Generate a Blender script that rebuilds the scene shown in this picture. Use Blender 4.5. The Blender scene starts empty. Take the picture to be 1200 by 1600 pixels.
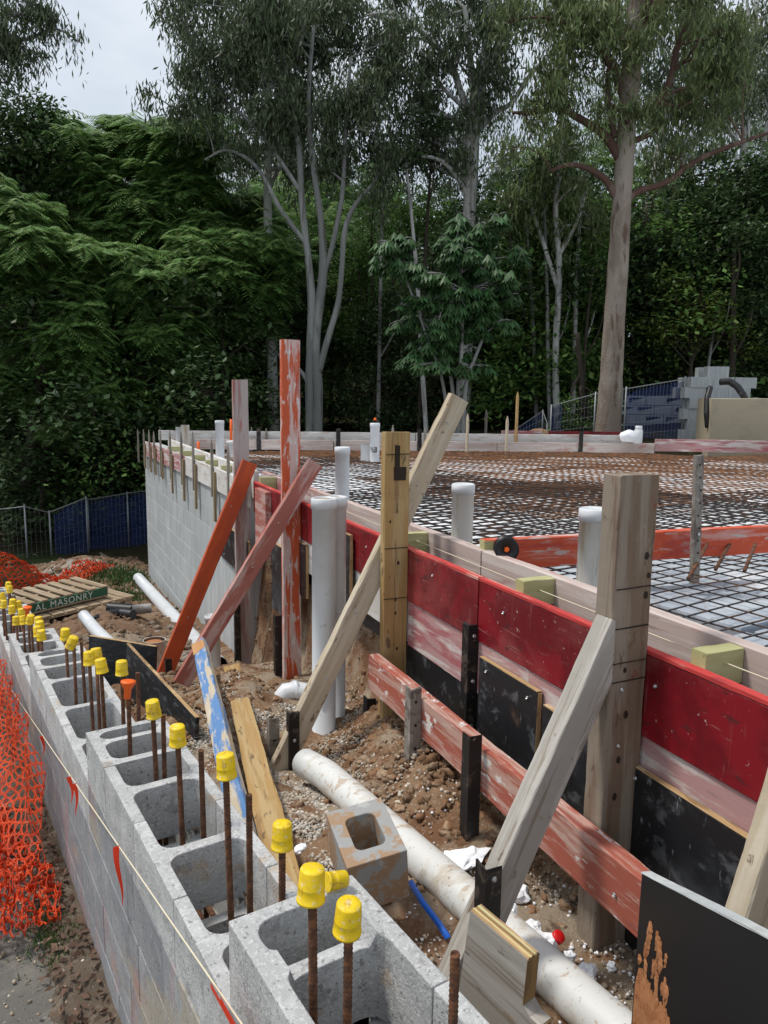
import bpy, bmesh, math, random
import numpy as np
from mathutils import Vector, Matrix, noise
R_ = math.radians
scene = bpy.context.scene
# ------------------------------------------------------------------ camera
F_PX, PITCH, YAW, ROLL = 1155.0, R_(8.5), R_(32.5), R_(-0.8)
fwd = Vector((math.sin(YAW)*math.cos(PITCH), math.cos(YAW)*math.cos(PITCH), -math.sin(PITCH)))
r0 = Vector((math.cos(YAW), -math.sin(YAW), 0)); u0 = r0.cross(fwd)
cr, sr = math.cos(ROLL), math.sin(ROLL)
rgt = r0*cr - u0*sr; up = r0*sr + u0*cr
cam = bpy.data.cameras.new('camera'); cob = bpy.data.objects.new('camera', cam)
scene.collection.objects.link(cob); scene.camera = cob
m = Matrix((rgt, up, -fwd)).transposed().to_4x4(); cob.matrix_world = m
cam.sensor_fit = 'VERTICAL'; cam.sensor_height = 36; cam.sensor_width = 27
cam.lens = F_PX/1600*36; cam.clip_start = .02; cam.clip_end = 600
scene.render.resolution_x = 768; scene.render.resolution_y = 1024
scene.view_settings.view_transform = 'Standard'; scene.view_settings.look = 'None'
scene.view_settings.exposure = 0.45; scene.view_settings.gamma = 1
# ------------------------------------------------------------------ world and sun (bright overcast)
SUN_EL, SUN_AZ = 62, -50       # azimuth from +y toward +x
w = bpy.data.worlds.new('World'); scene.world = w; w.use_nodes = True
nt = w.node_tree; nt.nodes.clear()
def wn(t): return nt.nodes.new(t)
sky = wn('ShaderNodeTexSky'); sky.sky_type = 'NISHITA'; sky.sun_disc = False
sky.sun_elevation = R_(SUN_EL); sky.sun_rotation = R_(SUN_AZ); sky.dust_density = 3; sky.air_density = 1
tc = wn('ShaderNodeTexCoord'); mp = wn('ShaderNodeMapping'); mp.inputs['Scale'].default_value = (1, 1, 2.6)
nz = wn('ShaderNodeTexNoise'); nz.inputs['Scale'].default_value = 2.6; nz.inputs['Detail'].default_value = 8; nz.inputs['Roughness'].default_value = .55
cr_ = wn('ShaderNodeValToRGB'); e = cr_.color_ramp.elements
e[0].position = .36; e[0].color = (4.9, 5.5, 6.3, 1); e[1].position = .68; e[1].color = (7.0, 7.5, 8.0, 1)
mx = wn('ShaderNodeMix'); mx.data_type = 'RGBA'; mx.inputs[0].default_value = .88
bg = wn('ShaderNodeBackground'); bg.inputs['Strength'].default_value = .095
ow = wn('ShaderNodeOutputWorld'); L = nt.links
L.new(tc.outputs['Generated'], mp.inputs['Vector']); L.new(mp.outputs[0], nz.inputs['Vector']); L.new(nz.outputs['Fac'], cr_.inputs[0])
L.new(sky.outputs[0], mx.inputs[6]); L.new(cr_.outputs[0], mx.inputs[7]); L.new(mx.outputs[2], bg.inputs[0]); L.new(bg.outputs[0], ow.inputs[0])
sun = bpy.data.lights.new('sun', 'SUN'); sun.energy = 2.0; sun.angle = R_(9); sun.color = (1, .96, .9)
so = bpy.data.objects.new('sun', sun); scene.collection.objects.link(so)
sd = Vector((math.sin(R_(SUN_AZ))*math.cos(R_(SUN_EL)), math.cos(R_(SUN_AZ))*math.cos(R_(SUN_EL)), math.sin(R_(SUN_EL))))
so.rotation_euler = sd.to_track_quat('Z', 'Y').to_euler()
# ------------------------------------------------------------------ frames: world y runs along the block wall; (s, n) run along / across the formwork
AW = R_(8.7); SD = Vector((math.sin(AW), math.cos(AW), 0)); ND = Vector((math.cos(AW), -math.sin(AW), 0)); UZ = Vector((0, 0, 1))
def SN(s, n, z=0): return SD*s + ND*n + UZ*z
def tosn(x, y): return x*SD.x + y*SD.y, x*ND.x + y*ND.y
def ray(px, py): return fwd + rgt*((px-600)/F_PX) + up*((800-py)/F_PX)
def atz(px, py, z): d = ray(px, py); return d*(z/d.z)
def atn(px, py, n): d = ray(px, py); return d*(n/d.dot(ND))
def ats(px, py, s): d = ray(px, py); return d*(s/d.dot(SD))
def atx(px, py, x): d = ray(px, py); return d*(x/d.x)
def atd(px, py, f):                                   # horizontal forward distance f
    d = ray(px, py); return d*(f/(d.x*math.sin(YAW)+d.y*math.cos(YAW)))
rnd = random.Random(7); npr = np.random.default_rng(5)
COL = scene.collection
# ------------------------------------------------------------------ object helpers
def tag(o, label=None, cat=None, group=None, kind=None):
    if label: o['label'] = label
    if cat: o['category'] = cat
    if group: o['group'] = group
    if kind: o['kind'] = kind
    return o
def empty(name, loc=(0, 0, 0), label=None, cat=None, group=None):
    o = bpy.data.objects.new(name, None); COL.objects.link(o); o.location = loc; o.empty_display_size = .1
    return tag(o, label, cat, group)
def link(name, me, mat=None, parent=None, mw=None):
    o = bpy.data.objects.new(name, me); COL.objects.link(o)
    if mat is not None:
        for mm in (mat if isinstance(mat, (list, tuple)) else [mat]): me.materials.append(mm)
    if mw is not None: o.matrix_world = mw
    if parent is not None:
        o.parent = parent; o.matrix_parent_inverse = Matrix.Translation(-parent.location) if parent.type == 'EMPTY' and parent.parent is None else parent.matrix_world.inverted()
    return o
def npmesh(name, V, Fq, smooth=False):                # V (n,3), Fq (m,k) one face size
    me = bpy.data.meshes.new(name); V = np.asarray(V, np.float32); Fq = np.asarray(Fq, np.int32)
    k = Fq.shape[1]; me.vertices.add(len(V)); me.vertices.foreach_set('co', V.ravel())
    me.loops.add(Fq.size); me.loops.foreach_set('vertex_index', Fq.ravel())
    me.polygons.add(len(Fq)); me.polygons.foreach_set('loop_start', np.arange(0, Fq.size, k, dtype=np.int32))
    me.update(calc_edges=True); me.validate()
    if smooth: me.polygons.foreach_set('use_smooth', np.ones(len(Fq), bool))
    return me
def frombm(name, bm, smooth=False):
    me = bpy.data.meshes.new(name); bm.normal_update(); bm.to_mesh(me); bm.free()
    if smooth: me.polygons.foreach_set('use_smooth', [True]*len(me.polygons))
    return me
def box(bm, x0, x1, y0, y1, z0, z1, bev=0, seg=1):
    r = bmesh.ops.create_cube(bm, size=1)
    for v in r['verts']: v.co = Vector((x0+(v.co.x+.5)*(x1-x0), y0+(v.co.y+.5)*(y1-y0), z0+(v.co.z+.5)*(z1-z0)))
    if bev:
        ed = list({ed for v in r['verts'] for ed in v.link_edges})
        bmesh.ops.bevel(bm, geom=ed, offset=bev, segments=seg, affect='EDGES', profile=.6)
def wornbox(lx, ly, lz, bev=.002, cuts=10, warp=.0015, seed=0, chip=0):
    """a board: long x, rough edges and slight warp"""
    bm = bmesh.new(); nx = max(2, min(110, int(lx/.022))) if cuts else 1
    xs = [lx*i/nx for i in range(nx+1)]; b = bev
    prof = [(-ly/2+b, -lz/2), (ly/2-b, -lz/2), (ly/2, -lz/2+b), (ly/2, lz/2-b), (ly/2-b, lz/2), (-ly/2+b, lz/2), (-ly/2, lz/2-b), (-ly/2, -lz/2+b)]
    rings = []
    for i, x in enumerate(xs):
        ring = []
        for j, (py, pz) in enumerate(prof):
            q = noise.noise_vector(Vector((x*4+seed*9.1, j*1.7, seed*3.3)))
            q2 = noise.noise_vector(Vector((x*38+seed, j*5.3, seed*1.3)))*.0009*(lx < 2.5 or ly > .02); q3 = max(0, noise.noise(Vector((x*9+seed*2, (j//2)*7.7, 3)))-.25)*.012*(min(ly, lz) > .03); sx = 1-q3/max(ly, .01); sz = 1-q3/max(lz, .01)
            py, pz = py*sx+q2.x, pz*sz+q2.y
            ring.append(bm.verts.new((x + (q.z*chip*1.5+q2.z*2 if i in (0, nx) else 0), py+q.x*warp+math.sin(x*1.3+seed)*warp*.7, pz+q.y*warp)))
        rings.append(ring)
    for a, c in zip(rings, rings[1:]):
        for j in range(8): bm.faces.new((a[j], c[j], c[(j+1) % 8], a[(j+1) % 8]))
    bm.faces.new(rings[0]); bm.faces.new(rings[-1][::-1]); bmesh.ops.recalc_face_normals(bm, faces=bm.faces)
    return bm
def frame(p0, p1, side):
    """matrix with x from p0 to p1 and y as near 'side' as possible"""
    x = (p1-p0).normalized(); z = x.cross(side).normalized(); y = z.cross(x)
    mm = Matrix((x, y, z)).transposed().to_4x4(); mm.translation = p0; return mm
def board(name, p0, p1, side, wy, wz, mat, parent=None, bev=.002, warp=.0015, chip=.002, **k):
    s = rnd.random()*50
    me = frombm(name, wornbox((p1-p0).length, wy, wz, bev, 10, warp, s, chip))
    o = link(name, me, mat, parent, frame(p0, p1, side))
    if k: tag(o, **k)
    return o
def tube_arrays(pts, rad, n=8, cap=True):
    P = [Vector(p) for p in pts]; V = []; Fc = []
    t = (P[1]-P[0]).normalized(); a = t.orthogonal().normalized()
    for i, p in enumerate(P):
        t = (P[min(i+1, len(P)-1)]-P[max(i-1, 0)])
        t = t.normalized() if t.length > 1e-9 else Vector((0, 0, 1))
        a = (a - t*a.dot(t)); a = a.normalized() if a.length > 1e-6 else t.orthogonal().normalized(); b = t.cross(a)
        r = rad[i] if hasattr(rad, '__len__') else rad
        for k in range(n):
            c = 2*math.pi*k/n; V.append(tuple(p + (a*math.cos(c)+b*math.sin(c))*r))
    for i in range(len(P)-1):
        for k in range(n): Fc.append((i*n+k, i*n+(k+1) % n, (i+1)*n+(k+1) % n, (i+1)*n+k))
    return V, Fc
class MB:
    def __init__(s): s.V = []; s.F = []
    def add(s, V, F): o = len(s.V); s.V += [tuple(v) for v in V]; s.F += [tuple(i+o for i in f) for f in F]; return s
    def tube(s, pts, rad, n=8, cap=True):
        V, F = tube_arrays(pts, rad, n); o = len(V)
        if cap: F = F+[tuple(range(n))[::-1], tuple(range(o-n, o))]
        return s.add(V, F)
    def mesh(s, name, smooth=False):
        me = bpy.data.meshes.new(name); me.from_pydata(s.V, [], s.F); me.update()
        if smooth: me.polygons.foreach_set('use_smooth', [len(f) <= 4 for f in s.F])
        return me
def lathe(prof, n=24):
    V = []; F = []
    for (r, z) in prof:
        for k in range(n): c = 2*math.pi*k/n; V.append((r*math.cos(c), r*math.sin(c), z))
    for i in range(len(prof)-1):
        for k in range(n): F.append((i*n+k, i*n+(k+1) % n, (i+1)*n+(k+1) % n, (i+1)*n+k))
    F.append(tuple(range(n))[::-1]); F.append(tuple(range(len(V)-n, len(V))))
    return V, F
def fbm(x, y, z=0, o=4): return noise.fractal(Vector((x, y, z)), .9, 2.1, o)
ORD = 'nearest second third fourth fifth sixth seventh eighth ninth tenth eleventh twelfth thirteenth fourteenth fifteenth sixteenth seventeenth eighteenth nineteenth twentieth twenty-first twenty-second twenty-third twenty-fourth twenty-fifth twenty-sixth twenty-seventh twenty-eighth twenty-ninth thirtieth'.split()
ORDL = ['leftmost']+ORD[1:]
# ------------------------------------------------------------------ materials
def mat(name, base, layers=(), rough=.75, bump=(), metal=0, spec=.4, rand=0, island=0, trans=None, coat=0):
    """base colour plus layers (colour, scale xyz, lo, hi, strength) masked by noise in object space"""
    m = bpy.data.materials.new(name); m.use_nodes = True; t = m.node_tree; N = t.nodes; K = t.links
    b = N['Principled BSDF']; b.inputs['Roughness'].default_value = rough; b.inputs['Metallic'].default_value = metal
    b.inputs['Specular IOR Level'].default_value = spec; b.inputs['Coat Weight'].default_value = coat
    tc = N.new('ShaderNodeTexCoord'); oi = N.new('ShaderNodeObjectInfo')
    ad = N.new('ShaderNodeVectorMath'); ad.operation = 'MULTIPLY_ADD'; K.new(oi.outputs['Random'], ad.inputs[0]); ad.inputs[1].default_value = (37, 17, 23); K.new(tc.outputs['Object'], ad.inputs[2])
    col = None
    rgb = N.new('ShaderNodeRGB'); rgb.outputs[0].default_value = (*base, 1); col = rgb.outputs[0]
    def ns(scale, detail=6, ro=.6, dist=0):
        mp = N.new('ShaderNodeMapping'); mp.inputs['Scale'].default_value = scale if hasattr(scale, '__len__') else (scale,)*3
        K.new(ad.outputs[0], mp.inputs['Vector']); q = N.new('ShaderNodeTexNoise'); q.inputs['Scale'].default_value = 1
        q.inputs['Detail'].default_value = detail; q.inputs['Roughness'].default_value = ro; q.inputs['Distortion'].default_value = dist
        K.new(mp.outputs[0], q.inputs['Vector']); return q.outputs['Fac']
    for i, Ly in enumerate(layers):
        c, sc, lo, hi = Ly[:4]; st = Ly[4] if len(Ly) > 4 else 1
        f = ns(sc, 7, .62, .3); mr = N.new('ShaderNodeMapRange'); mr.interpolation_type = 'SMOOTHSTEP'
        mr.inputs[1].default_value = lo; mr.inputs[2].default_value = hi; mr.inputs[4].default_value = st; K.new(f, mr.inputs[0])
        x = N.new('ShaderNodeMix'); x.data_type = 'RGBA'; K.new(mr.outputs[0], x.inputs[0]); K.new(col, x.inputs[6]); x.inputs[7].default_value = (*c, 1); col = x.outputs[2]
    if rand or island:
        h = N.new('ShaderNodeHueSaturation'); mr = N.new('ShaderNodeMapRange'); src = oi.outputs['Random']
        if island: g = N.new('ShaderNodeNewGeometry'); src = g.outputs['Random Per Island']
        a = island or rand; mr.inputs[3].default_value = 1-a; mr.inputs[4].default_value = 1+a; K.new(src, mr.inputs[0]); K.new(mr.outputs[0], h.inputs['Value'])
        K.new(col, h.inputs['Color']); col = h.outputs[0]
        if island and trans:
            m2 = N.new('ShaderNodeMath'); m2.operation = 'MULTIPLY'; m2.inputs[1].default_value = 7.31; K.new(src, m2.inputs[0]); m3 = N.new('ShaderNodeMath'); m3.operation = 'FRACT'; K.new(m2.outputs[0], m3.inputs[0])
            m4 = N.new('ShaderNodeMapRange'); m4.inputs[3].default_value = .475; m4.inputs[4].default_value = .52; K.new(m3.outputs[0], m4.inputs[0]); K.new(m4.outputs[0], h.inputs['Hue'])
    K.new(col, b.inputs['Base Color'])
    if bump:
        prev = None
        for (sc, st, di) in bump:
            bp = N.new('ShaderNodeBump'); bp.inputs['Strength'].default_value = st; bp.inputs['Distance'].default_value = di
            K.new(ns(sc, 8, .65), bp.inputs['Height'])
            if prev: K.new(prev, bp.inputs['Normal'])
            prev = bp.outputs[0]
        K.new(prev, b.inputs['Normal'])
    if trans:
        tr = N.new('ShaderNodeBsdfTranslucent'); K.new(col, tr.inputs['Color']); ms = N.new('ShaderNodeMixShader'); ms.inputs[0].default_value = trans
        K.new(b.outputs[0], ms.inputs[1]); K.new(tr.outputs[0], ms.inputs[2]); K.new(ms.outputs[0], N['Material Output'].inputs['Surface'])
    return m
GR = (1.5, 26, 26)          # grain stretched along x
GRF = (3, 90, 90)
MT = {}
MT['block'] = mat('grey concrete block', (.46, .46, .455), [((.60, .60, .59), (9, 9, 9), .48, .6, .7), ((.28, .28, .28), (7, 7, 7), .56, .68, .55), ((.40, .33, .25), (3, 3, 3), .56, .74, .35), ((.17, .16, .15), (75, 75, 75), .585, .63, .7), ((.68, .68, .66), (110, 110, 110), .54, .6, .6), ((.46, .33, .2), (5, 5, 5), .60, .68, .6), ((.25, .24, .23), (14, 14, 14), .585, .64, .5)], .95, [((130, 130, 130), .9, .006), ((24, 24, 24), .5, .008)], spec=.2, rand=.05)
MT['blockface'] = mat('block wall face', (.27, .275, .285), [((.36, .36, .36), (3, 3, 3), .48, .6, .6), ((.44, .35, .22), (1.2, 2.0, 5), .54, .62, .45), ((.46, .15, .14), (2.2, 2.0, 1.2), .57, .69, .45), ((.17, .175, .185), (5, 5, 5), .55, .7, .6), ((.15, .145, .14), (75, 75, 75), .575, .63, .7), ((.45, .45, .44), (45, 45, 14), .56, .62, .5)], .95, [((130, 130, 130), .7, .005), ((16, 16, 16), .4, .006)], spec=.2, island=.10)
MT['farwall'] = mat('pale block wall face', (.40, .42, .42), [((.50, .51, .50), (14, 14, 2.0), .46, .6, .7), ((.33, .34, .34), (30, 30, 1.2), .5, .62, .5), ((.38, .33, .26), (3, 3, .8), .62, .74, .35)], .95, [((90, 90, 90), .3, .002)], spec=.15, island=.06)
MT['mudblock'] = mat('muddy block', (.33, .33, .32), [((.36, .22, .12), (9, 9, 9), .47, .53, .85), ((.5, .5, .48), (20, 20, 20), .58, .66, .5)], .95, [((90, 90, 90), .6, .003)], spec=.15)
MT['pvc'] = mat('white pvc pipe', (.68, .70, .72), [((.5, .5, .48), (4, 4, 4), .5, .68, .4), ((.35, .3, .24), (26, 26, 26), .66, .72, .5)], .38, [((20, 20, 20), .05, .002)])
MT['pvcdirty'] = mat('muddy white pvc pipe', (.66, .66, .63), [((.45, .36, .25), (5, 10, 10), .5, .62, .55), ((.42, .30, .19), (14, 22, 22), .59, .65, .7), ((.24, .19, .14), (60, 60, 60), .62, .67, .7)], .5, [((60, 60, 60), .2, .002)])
MT['pvcstain'] = mat('stained white pvc pipe', (.70, .69, .64), [((.45, .33, .17), (16, 16, 1.5), .52, .66, .7), ((.42, .4, .36), (30, 30, 4), .56, .66, .5)], .45)
MT['yellow'] = mat('yellow plastic cap', (.82, .56, .008), [((.62, .42, .03), (40, 40, 40), .5, .62, .5), ((.40, .22, .06), (45, 45, 20), .58, .64, .6), ((.75, .68, .45), (90, 90, 90), .58, .64, .6)], .5, rand=.05)
MT['orangecap'] = mat('orange plastic', (.85, .13, .012), [], .4)
MT['rebar'] = mat('rusty ribbed bar', (.10, .048, .028), [((.20, .085, .04), (60, 60, 60), .45, .62), ((.05, .03, .025), (25, 25, 25), .55, .7)], .85, [((200, 200, 200), .4, .001)], metal=.15)
MT['rustwire'] = mat('rusty mesh wire', (.26, .12, .055), [((.12, .065, .04), (6, 6, 6), .45, .6), ((.38, .18, .08), (20, 20, 20), .58, .7)], .85, metal=.1)
MT['darkwire'] = mat('dark steel mesh wire', (.055, .045, .042), [((.14, .07, .04), (4, 4, 4), .5, .62)], .7, metal=.3)
MT['foam'] = mat('white foam pod', (.82, .84, .86), [((.55, .6, .66), (1.2, 1.2, 1.2), .52, .6, .55), ((.6, .5, .4), (4, 4, 4), .62, .74, .35)], .9, rand=.07)
MT['membrane'] = mat('grey plastic membrane over foam', (.36, .40, .45), [((.50, .54, .58), (1.5, 1.5, 1.5), .48, .6, .8), ((.74, .76, .78), (.9, .9, .9), .58, .64, .8), ((.3, .24, .18), (30, 30, 30), .58, .66, .6)], .7, [((6, 6, 6), .5, .03)])
MT['foambit'] = mat('white foam scrap', (.85, .86, .88), [((.6, .58, .55), (30, 30, 30), .62, .7, .4)], .9, [((150, 150, 150), .5, .002)])
MT['black'] = mat('black formply', (.013, .014, .016), [((.07, .08, .09), (3, 8, 5), .5, .68, .5), ((.17, .18, .19), (9, 30, 12), .55, .66, .45), ((.30, .31, .32), (40, 55, 12), .63, .7, .7), ((.13, .08, .05), (5, 5, 5), .62, .74, .5)], .42, [((15, 40, 15), .15, .002)])
MT['blackwet'] = mat('clean black formply', (.010, .010, .012), [((.42, .17, .06), (22, 6, 30), .9, .95, 1)], .38)
MT['plyedge'] = mat('plywood edge', (.42, .27, .13), [((.22, .13, .06), (1.5, 2, 300), .5, .55, .8), ((.6, .45, .27), (8, 8, 300), .55, .62, .7)], .8)
MT['red'] = mat('worn red formply', (.23, .006, .013), [((.13, .004, .009), (5, 9, 4), .44, .60, .9), ((.30, .07, .07), (3, 9, 5), .53, .66, .35), ((.36, .13, .12), (45, 40, 4), .60, .70, .35), ((.40, .22, .19), (5, 60, 70), .63, .69, .4), ((.55, .45, .4), (60, 60, 60), .64, .70, .6), ((.33, .11, .10), (1.3, 4, 2.2), .5, .66, .35), ((.04, .02, .02), (16, 16, 34), .59, .65, .6)], .42, [((10, 60, 60), .15, .002)])
MT['rededge'] = mat('bright red ply edge', (.50, .045, .04), [((.65, .38, .30), (3, 40, 40), .52, .62, .7), ((.3, .03, .03), (6, 30, 30), .55, .62, .7)], .75)
MT['pink'] = mat('worn pink washed board', (.44, .25, .24), [((.36, .08, .09), (2.2, 9, 9), .5, .6, .75), ((.62, .58, .54), (2.5, 22, 22), .48, .6, .8), ((.25, .18, .16), (8, 60, 60), .6, .66, .6)], .8, [(GRF, .4, .002)])
MT['palepink'] = mat('pale pink timber', (.48, .38, .34), [((.60, .53, .48), GR, .46, .58, .8), ((.42, .18, .15), (3, 8, 8), .56, .64, .6), ((.2, .13, .1), (5, 70, 70), .62, .68, .6)], .85, [(GRF, .4, .002)])
MT['whiteboard'] = mat('cement splashed board', (.60, .57, .53), [((.72, .70, .67), (4, 14, 14), .48, .6, .8), ((.38, .28, .2), (5, 18, 18), .56, .65, .6), ((.45, .2, .18), (2, 5, 5), .62, .7, .5)], .85, [(GRF, .3, .002)])
MT['graytimber'] = mat('weathered grey timber', (.36, .33, .29), [((.47, .44, .40), GR, .46, .58, .8), ((.22, .17, .12), (2.4, 60, 60), .56, .62, .7), ((.12, .075, .045), (11, 26, 26), .61, .66, .8), ((.5, .45, .4), (30, 90, 90), .63, .70, .25), ((.3, .2, .12), (9, 9, 9), .64, .72, .7)], .85, [(GRF, .5, .002)])
MT['palewood'] = mat('pale weathered timber', (.46, .38, .27), [((.56, .49, .38), GR, .46, .6, .8), ((.28, .2, .12), (2.0, 50, 50), .56, .63, .7), ((.12, .075, .045), (11, 26, 26), .61, .66, .8), ((.5, .45, .4), (30, 90, 90), .63, .70, .25), ((.18, .1, .06), (12, 30, 30), .68, .72, .8)], .85, [(GRF, .5, .002)])
MT['tan'] = mat('golden tan timber', (.38, .235, .09), [((.46, .34, .17), GR, .46, .6, .7), ((.2, .115, .05), (2.0, 34, 34), .54, .63, .7), ((.12, .075, .045), (11, 26, 26), .61, .66, .8), ((.5, .45, .4), (30, 90, 90), .63, .70, .25), ((.10, .05, .03), (9, 16, 16), .68, .73, .8)], .8, [(GRF, .4, .002)])
MT['newpine'] = mat('fresh pale pine', (.55, .42, .2), [((.62, .5, .27), GR, .45, .6, .8), ((.34, .38, .2), (2, 9, 9), .5, .62, .5)], .8, [(GRF, .3, .001)])
MT['packer'] = mat('treated greenish packer', (.40, .38, .18), [((.5, .47, .26), GR, .45, .6, .8), ((.2, .13, .06), (3, 45, 45), .6, .66, .5)], .8, [(GRF, .3, .001)])
MT['brownpost'] = mat('brown worn timber', (.19, .132, .088), [((.29, .24, .19), (1.4, 18, 18), .45, .6, .8), ((.15, .09, .06), (2, 34, 34), .54, .62, .7), ((.12, .075, .045), (11, 26, 26), .61, .66, .8), ((.5, .45, .4), (30, 90, 90), .63, .70, .25), ((.2, .06, .04), (14, 20, 20), .66, .70, .8)], .85, [(GRF, .5, .002)])
MT['orange'] = mat('orange painted timber', (.52, .085, .022), [((.40, .065, .025), (2, 12, 12), .46, .6, .8), ((.6, .5, .46), (14, 60, 60), .68, .73, .6)], .6, [(GRF, .25, .001)])
MT['orangeworn'] = mat('orange and white flaking timber', (.56, .10, .035), [((.62, .50, .47), (1.6, 16, 16), .47, .53, .85), ((.68, .66, .64), (12, 40, 40), .56, .62, .7), ((.38, .07, .05), (2, 10, 10), .6, .68, .7)], .75, [(GRF, .4, .002)])
MT['orangered'] = mat('orange red flaking timber', (.56, .085, .035), [((.60, .36, .32), (1.4, 12, 12), .50, .60, .7), ((.50, .46, .43), (5, 26, 26), .56, .62, .8), ((.40, .05, .04), (2, 10, 10), .56, .66, .7)], .75, [(GRF, .4, .002)])
MT['rosy'] = mat('rosy flaking timber', (.38, .13, .10), [((.52, .36, .32), (1.8, 16, 16), .45, .56, .8), ((.28, .06, .05), (6, 14, 14), .58, .66, .8), ((.6, .55, .5), (20, 50, 50), .64, .7, .6)], .8, [(GRF, .4, .002)])
MT['mauve'] = mat('mauve grey flaking timber', (.33, .20, .18), [((.45, .40, .38), (1.5, 14, 14), .45, .58, .85), ((.35, .07, .05), (3, 30, 30), .6, .66, .7)], .8, [(GRF, .4, .002)])
MT['whalerred'] = mat('salmon worn beam', (.36, .095, .06), [((.50, .33, .27), (2, 22, 22), .47, .58, .8), ((.56, .44, .38), (7, 60, 60), .52, .62, .5), ((.22, .06, .045), (3, 40, 40), .57, .66, .6), ((.66, .62, .58), (9, 22, 22), .6, .64, .9), ((.25, .07, .05), (40, 60, 60), .68, .72, .6)], .75, [(GRF, .3, .001)])
MT['bluetimber'] = mat('timber streaked with blue', (.50, .42, .30), [((.06, .2, .46), (2.0, 14, 14), .475, .525, .9), ((.55, .5, .42), (9, 40, 40), .54, .62, .6), ((.55, .50, .43), (7, 30, 30), .58, .64, .6)], .8, [(GRF, .3, .001)])
MT['orangetip'] = mat('timber stained orange', (.48, .22, .08), [((.5, .35, .18), GR, .45, .6, .7)], .8)
MT['steel'] = mat('black steel angle', (.022, .02, .02), [((.13, .10, .08), (20, 20, 20), .52, .62, .7), ((.3, .29, .28), (60, 60, 60), .66, .7, .8)], .5, metal=.4)
MT['cementsteel'] = mat('cement coated steel angle', (.24, .21, .18), [((.09, .07, .06), (10, 30, 30), .5, .6, .7), ((.4, .37, .33), (30, 30, 30), .56, .64, .7)], .8, metal=.1)
MT['bolt'] = mat('zinc screw', (.55, .55, .56), [], .35, metal=.9)
MT['knot'] = mat('dark hole', (.03, .018, .012), [], .9)
MT['galv'] = mat('galvanised fence steel', (.24, .25, .26), [], .5, metal=.6)
MT['oldpeg'] = mat('old grey peg', (.19, .165, .14), [((.3, .27, .23), GR, .45, .6, .8), ((.1, .07, .05), (5, 50, 50), .56, .64, .7)], .9, [(GRF, .4, .002)])
MT['yellowpeg'] = mat('tan wooden packer', (.30, .23, .13), [((.18, .13, .08), GR, .45, .6, .8)], .9)
MT['netorange'] = mat('orange plastic barrier mesh', (.80, .085, .015), [((.5, .045, .015), (6, 6, 6), .48, .62, .6), ((.65, .28, .18), (14, 14, 14), .56, .66, .5)], .6, trans=.35)
MT['string'] = mat('string', (.7, .62, .45), [], .9)
MT['ribbon'] = mat('red orange ribbon', (.85, .06, .02), [], .5, trans=.3)
MT['bluemesh'] = mat('blue shade cloth', (.010, .028, .12), [((.016, .05, .24), (3, 3, 1), .5, .65, .6)], .7, trans=.2)
_t = MT['bluemesh'].node_tree; _o = _t.nodes['Material Output']; _l = _o.inputs['Surface'].links[0].from_socket; _m = _t.nodes.new('ShaderNodeMixShader'); _m.inputs[0].default_value = .42; _x = _t.nodes.new('ShaderNodeBsdfTransparent')
_t.links.new(_l, _m.inputs[1]); _t.links.new(_x.outputs[0], _m.inputs[2]); _t.links.new(_m.outputs[0], _o.inputs['Surface'])
MT['greenpaint'] = mat('green painted pallet board', (.03, .10, .055), [((.3, .27, .2), (10, 30, 30), .62, .7, .6)], .8)
MT['pallet'] = mat('pallet timber', (.30, .22, .14), [((.42, .34, .24), GR, .45, .6, .8), ((.14, .09, .05), (2, 40, 40), .56, .64, .7)], .9, [(GRF, .4, .002)], rand=.1)
MT['blackpipe'] = mat('black corrugated pipe', (.015, .015, .017), [((.25, .22, .18), (12, 12, 12), .6, .7, .6)], .45)
MT['greypipe'] = mat('dull grey pipe', (.28, .27, .26), [((.2, .15, .1), (6, 6, 6), .5, .6, .6)], .6)
MT['cardboard'] = mat('tan sheet', (.40, .34, .24), [((.30, .27, .19), (1.5, 1.5, 1.5), .5, .65, .7), ((.5, .47, .38), (30, 2, 30), .62, .7, .4)], .8)
MT['bluestrap'] = mat('blue plastic strap', (.02, .14, .62), [], .4)
MT['redplastic'] = mat('red plastic', (.6, .01, .01), [], .35)
MT['whitetext'] = mat('white lettering', (.6, .62, .58), [], .8)
MT['ink'] = mat('black marker ink', (.02, .02, .02), [], .8)
MT['mud'] = mat('orange mud', (.40, .17, .07), [((.30, .11, .04), (30, 30, 30), .5, .6, .8)], .8, [((60, 60, 60), .6, .004)])
MT['concrete'] = mat('pale concrete fill', (.34, .32, .28), [], .95, [((60, 60, 60), .5, .005)])
# soils
MT['soil'] = mat('trench soil', (.175, .092, .05), [((.27, .175, .105), (7, 7, 7), .45, .58, .8), ((.33, .27, .2), (2.2, 2.2, 2.2), .46, .56, .8), ((.10, .055, .032), (18, 18, 18), .56, .66, .8), ((.42, .38, .33), (110, 110, 110), .60, .66, .8)], .97, [((120, 120, 120), .9, .006), ((25, 25, 25), .6, .02)], spec=.1)
MT['asphalt'] = mat('dusty asphalt', (.14, .132, .12), [((.20, .185, .16), (4, 4, 4), .45, .6, .8), ((.13, .10, .075), (1.3, 1.3, 1.3), .52, .62, .5), ((.05, .045, .04), (1.1, 1.1, 1.1), .58, .64, .5), ((.35, .33, .3), (90, 90, 90), .64, .68, .9), ((.045, .04, .035), (50, 50, 50), .6, .66, .7)], .95, [((100, 100, 100), .8, .006)], spec=.15)
MT['forestfloor'] = mat('dark leaf litter', (.030, .026, .016), [((.05, .045, .02), (2, 2, 2), .5, .6), ((.02, .035, .012), (.5, .5, .5), .5, .6, .8)], 1, [((5, 5, 5), .8, .1)], spec=.05)
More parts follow.
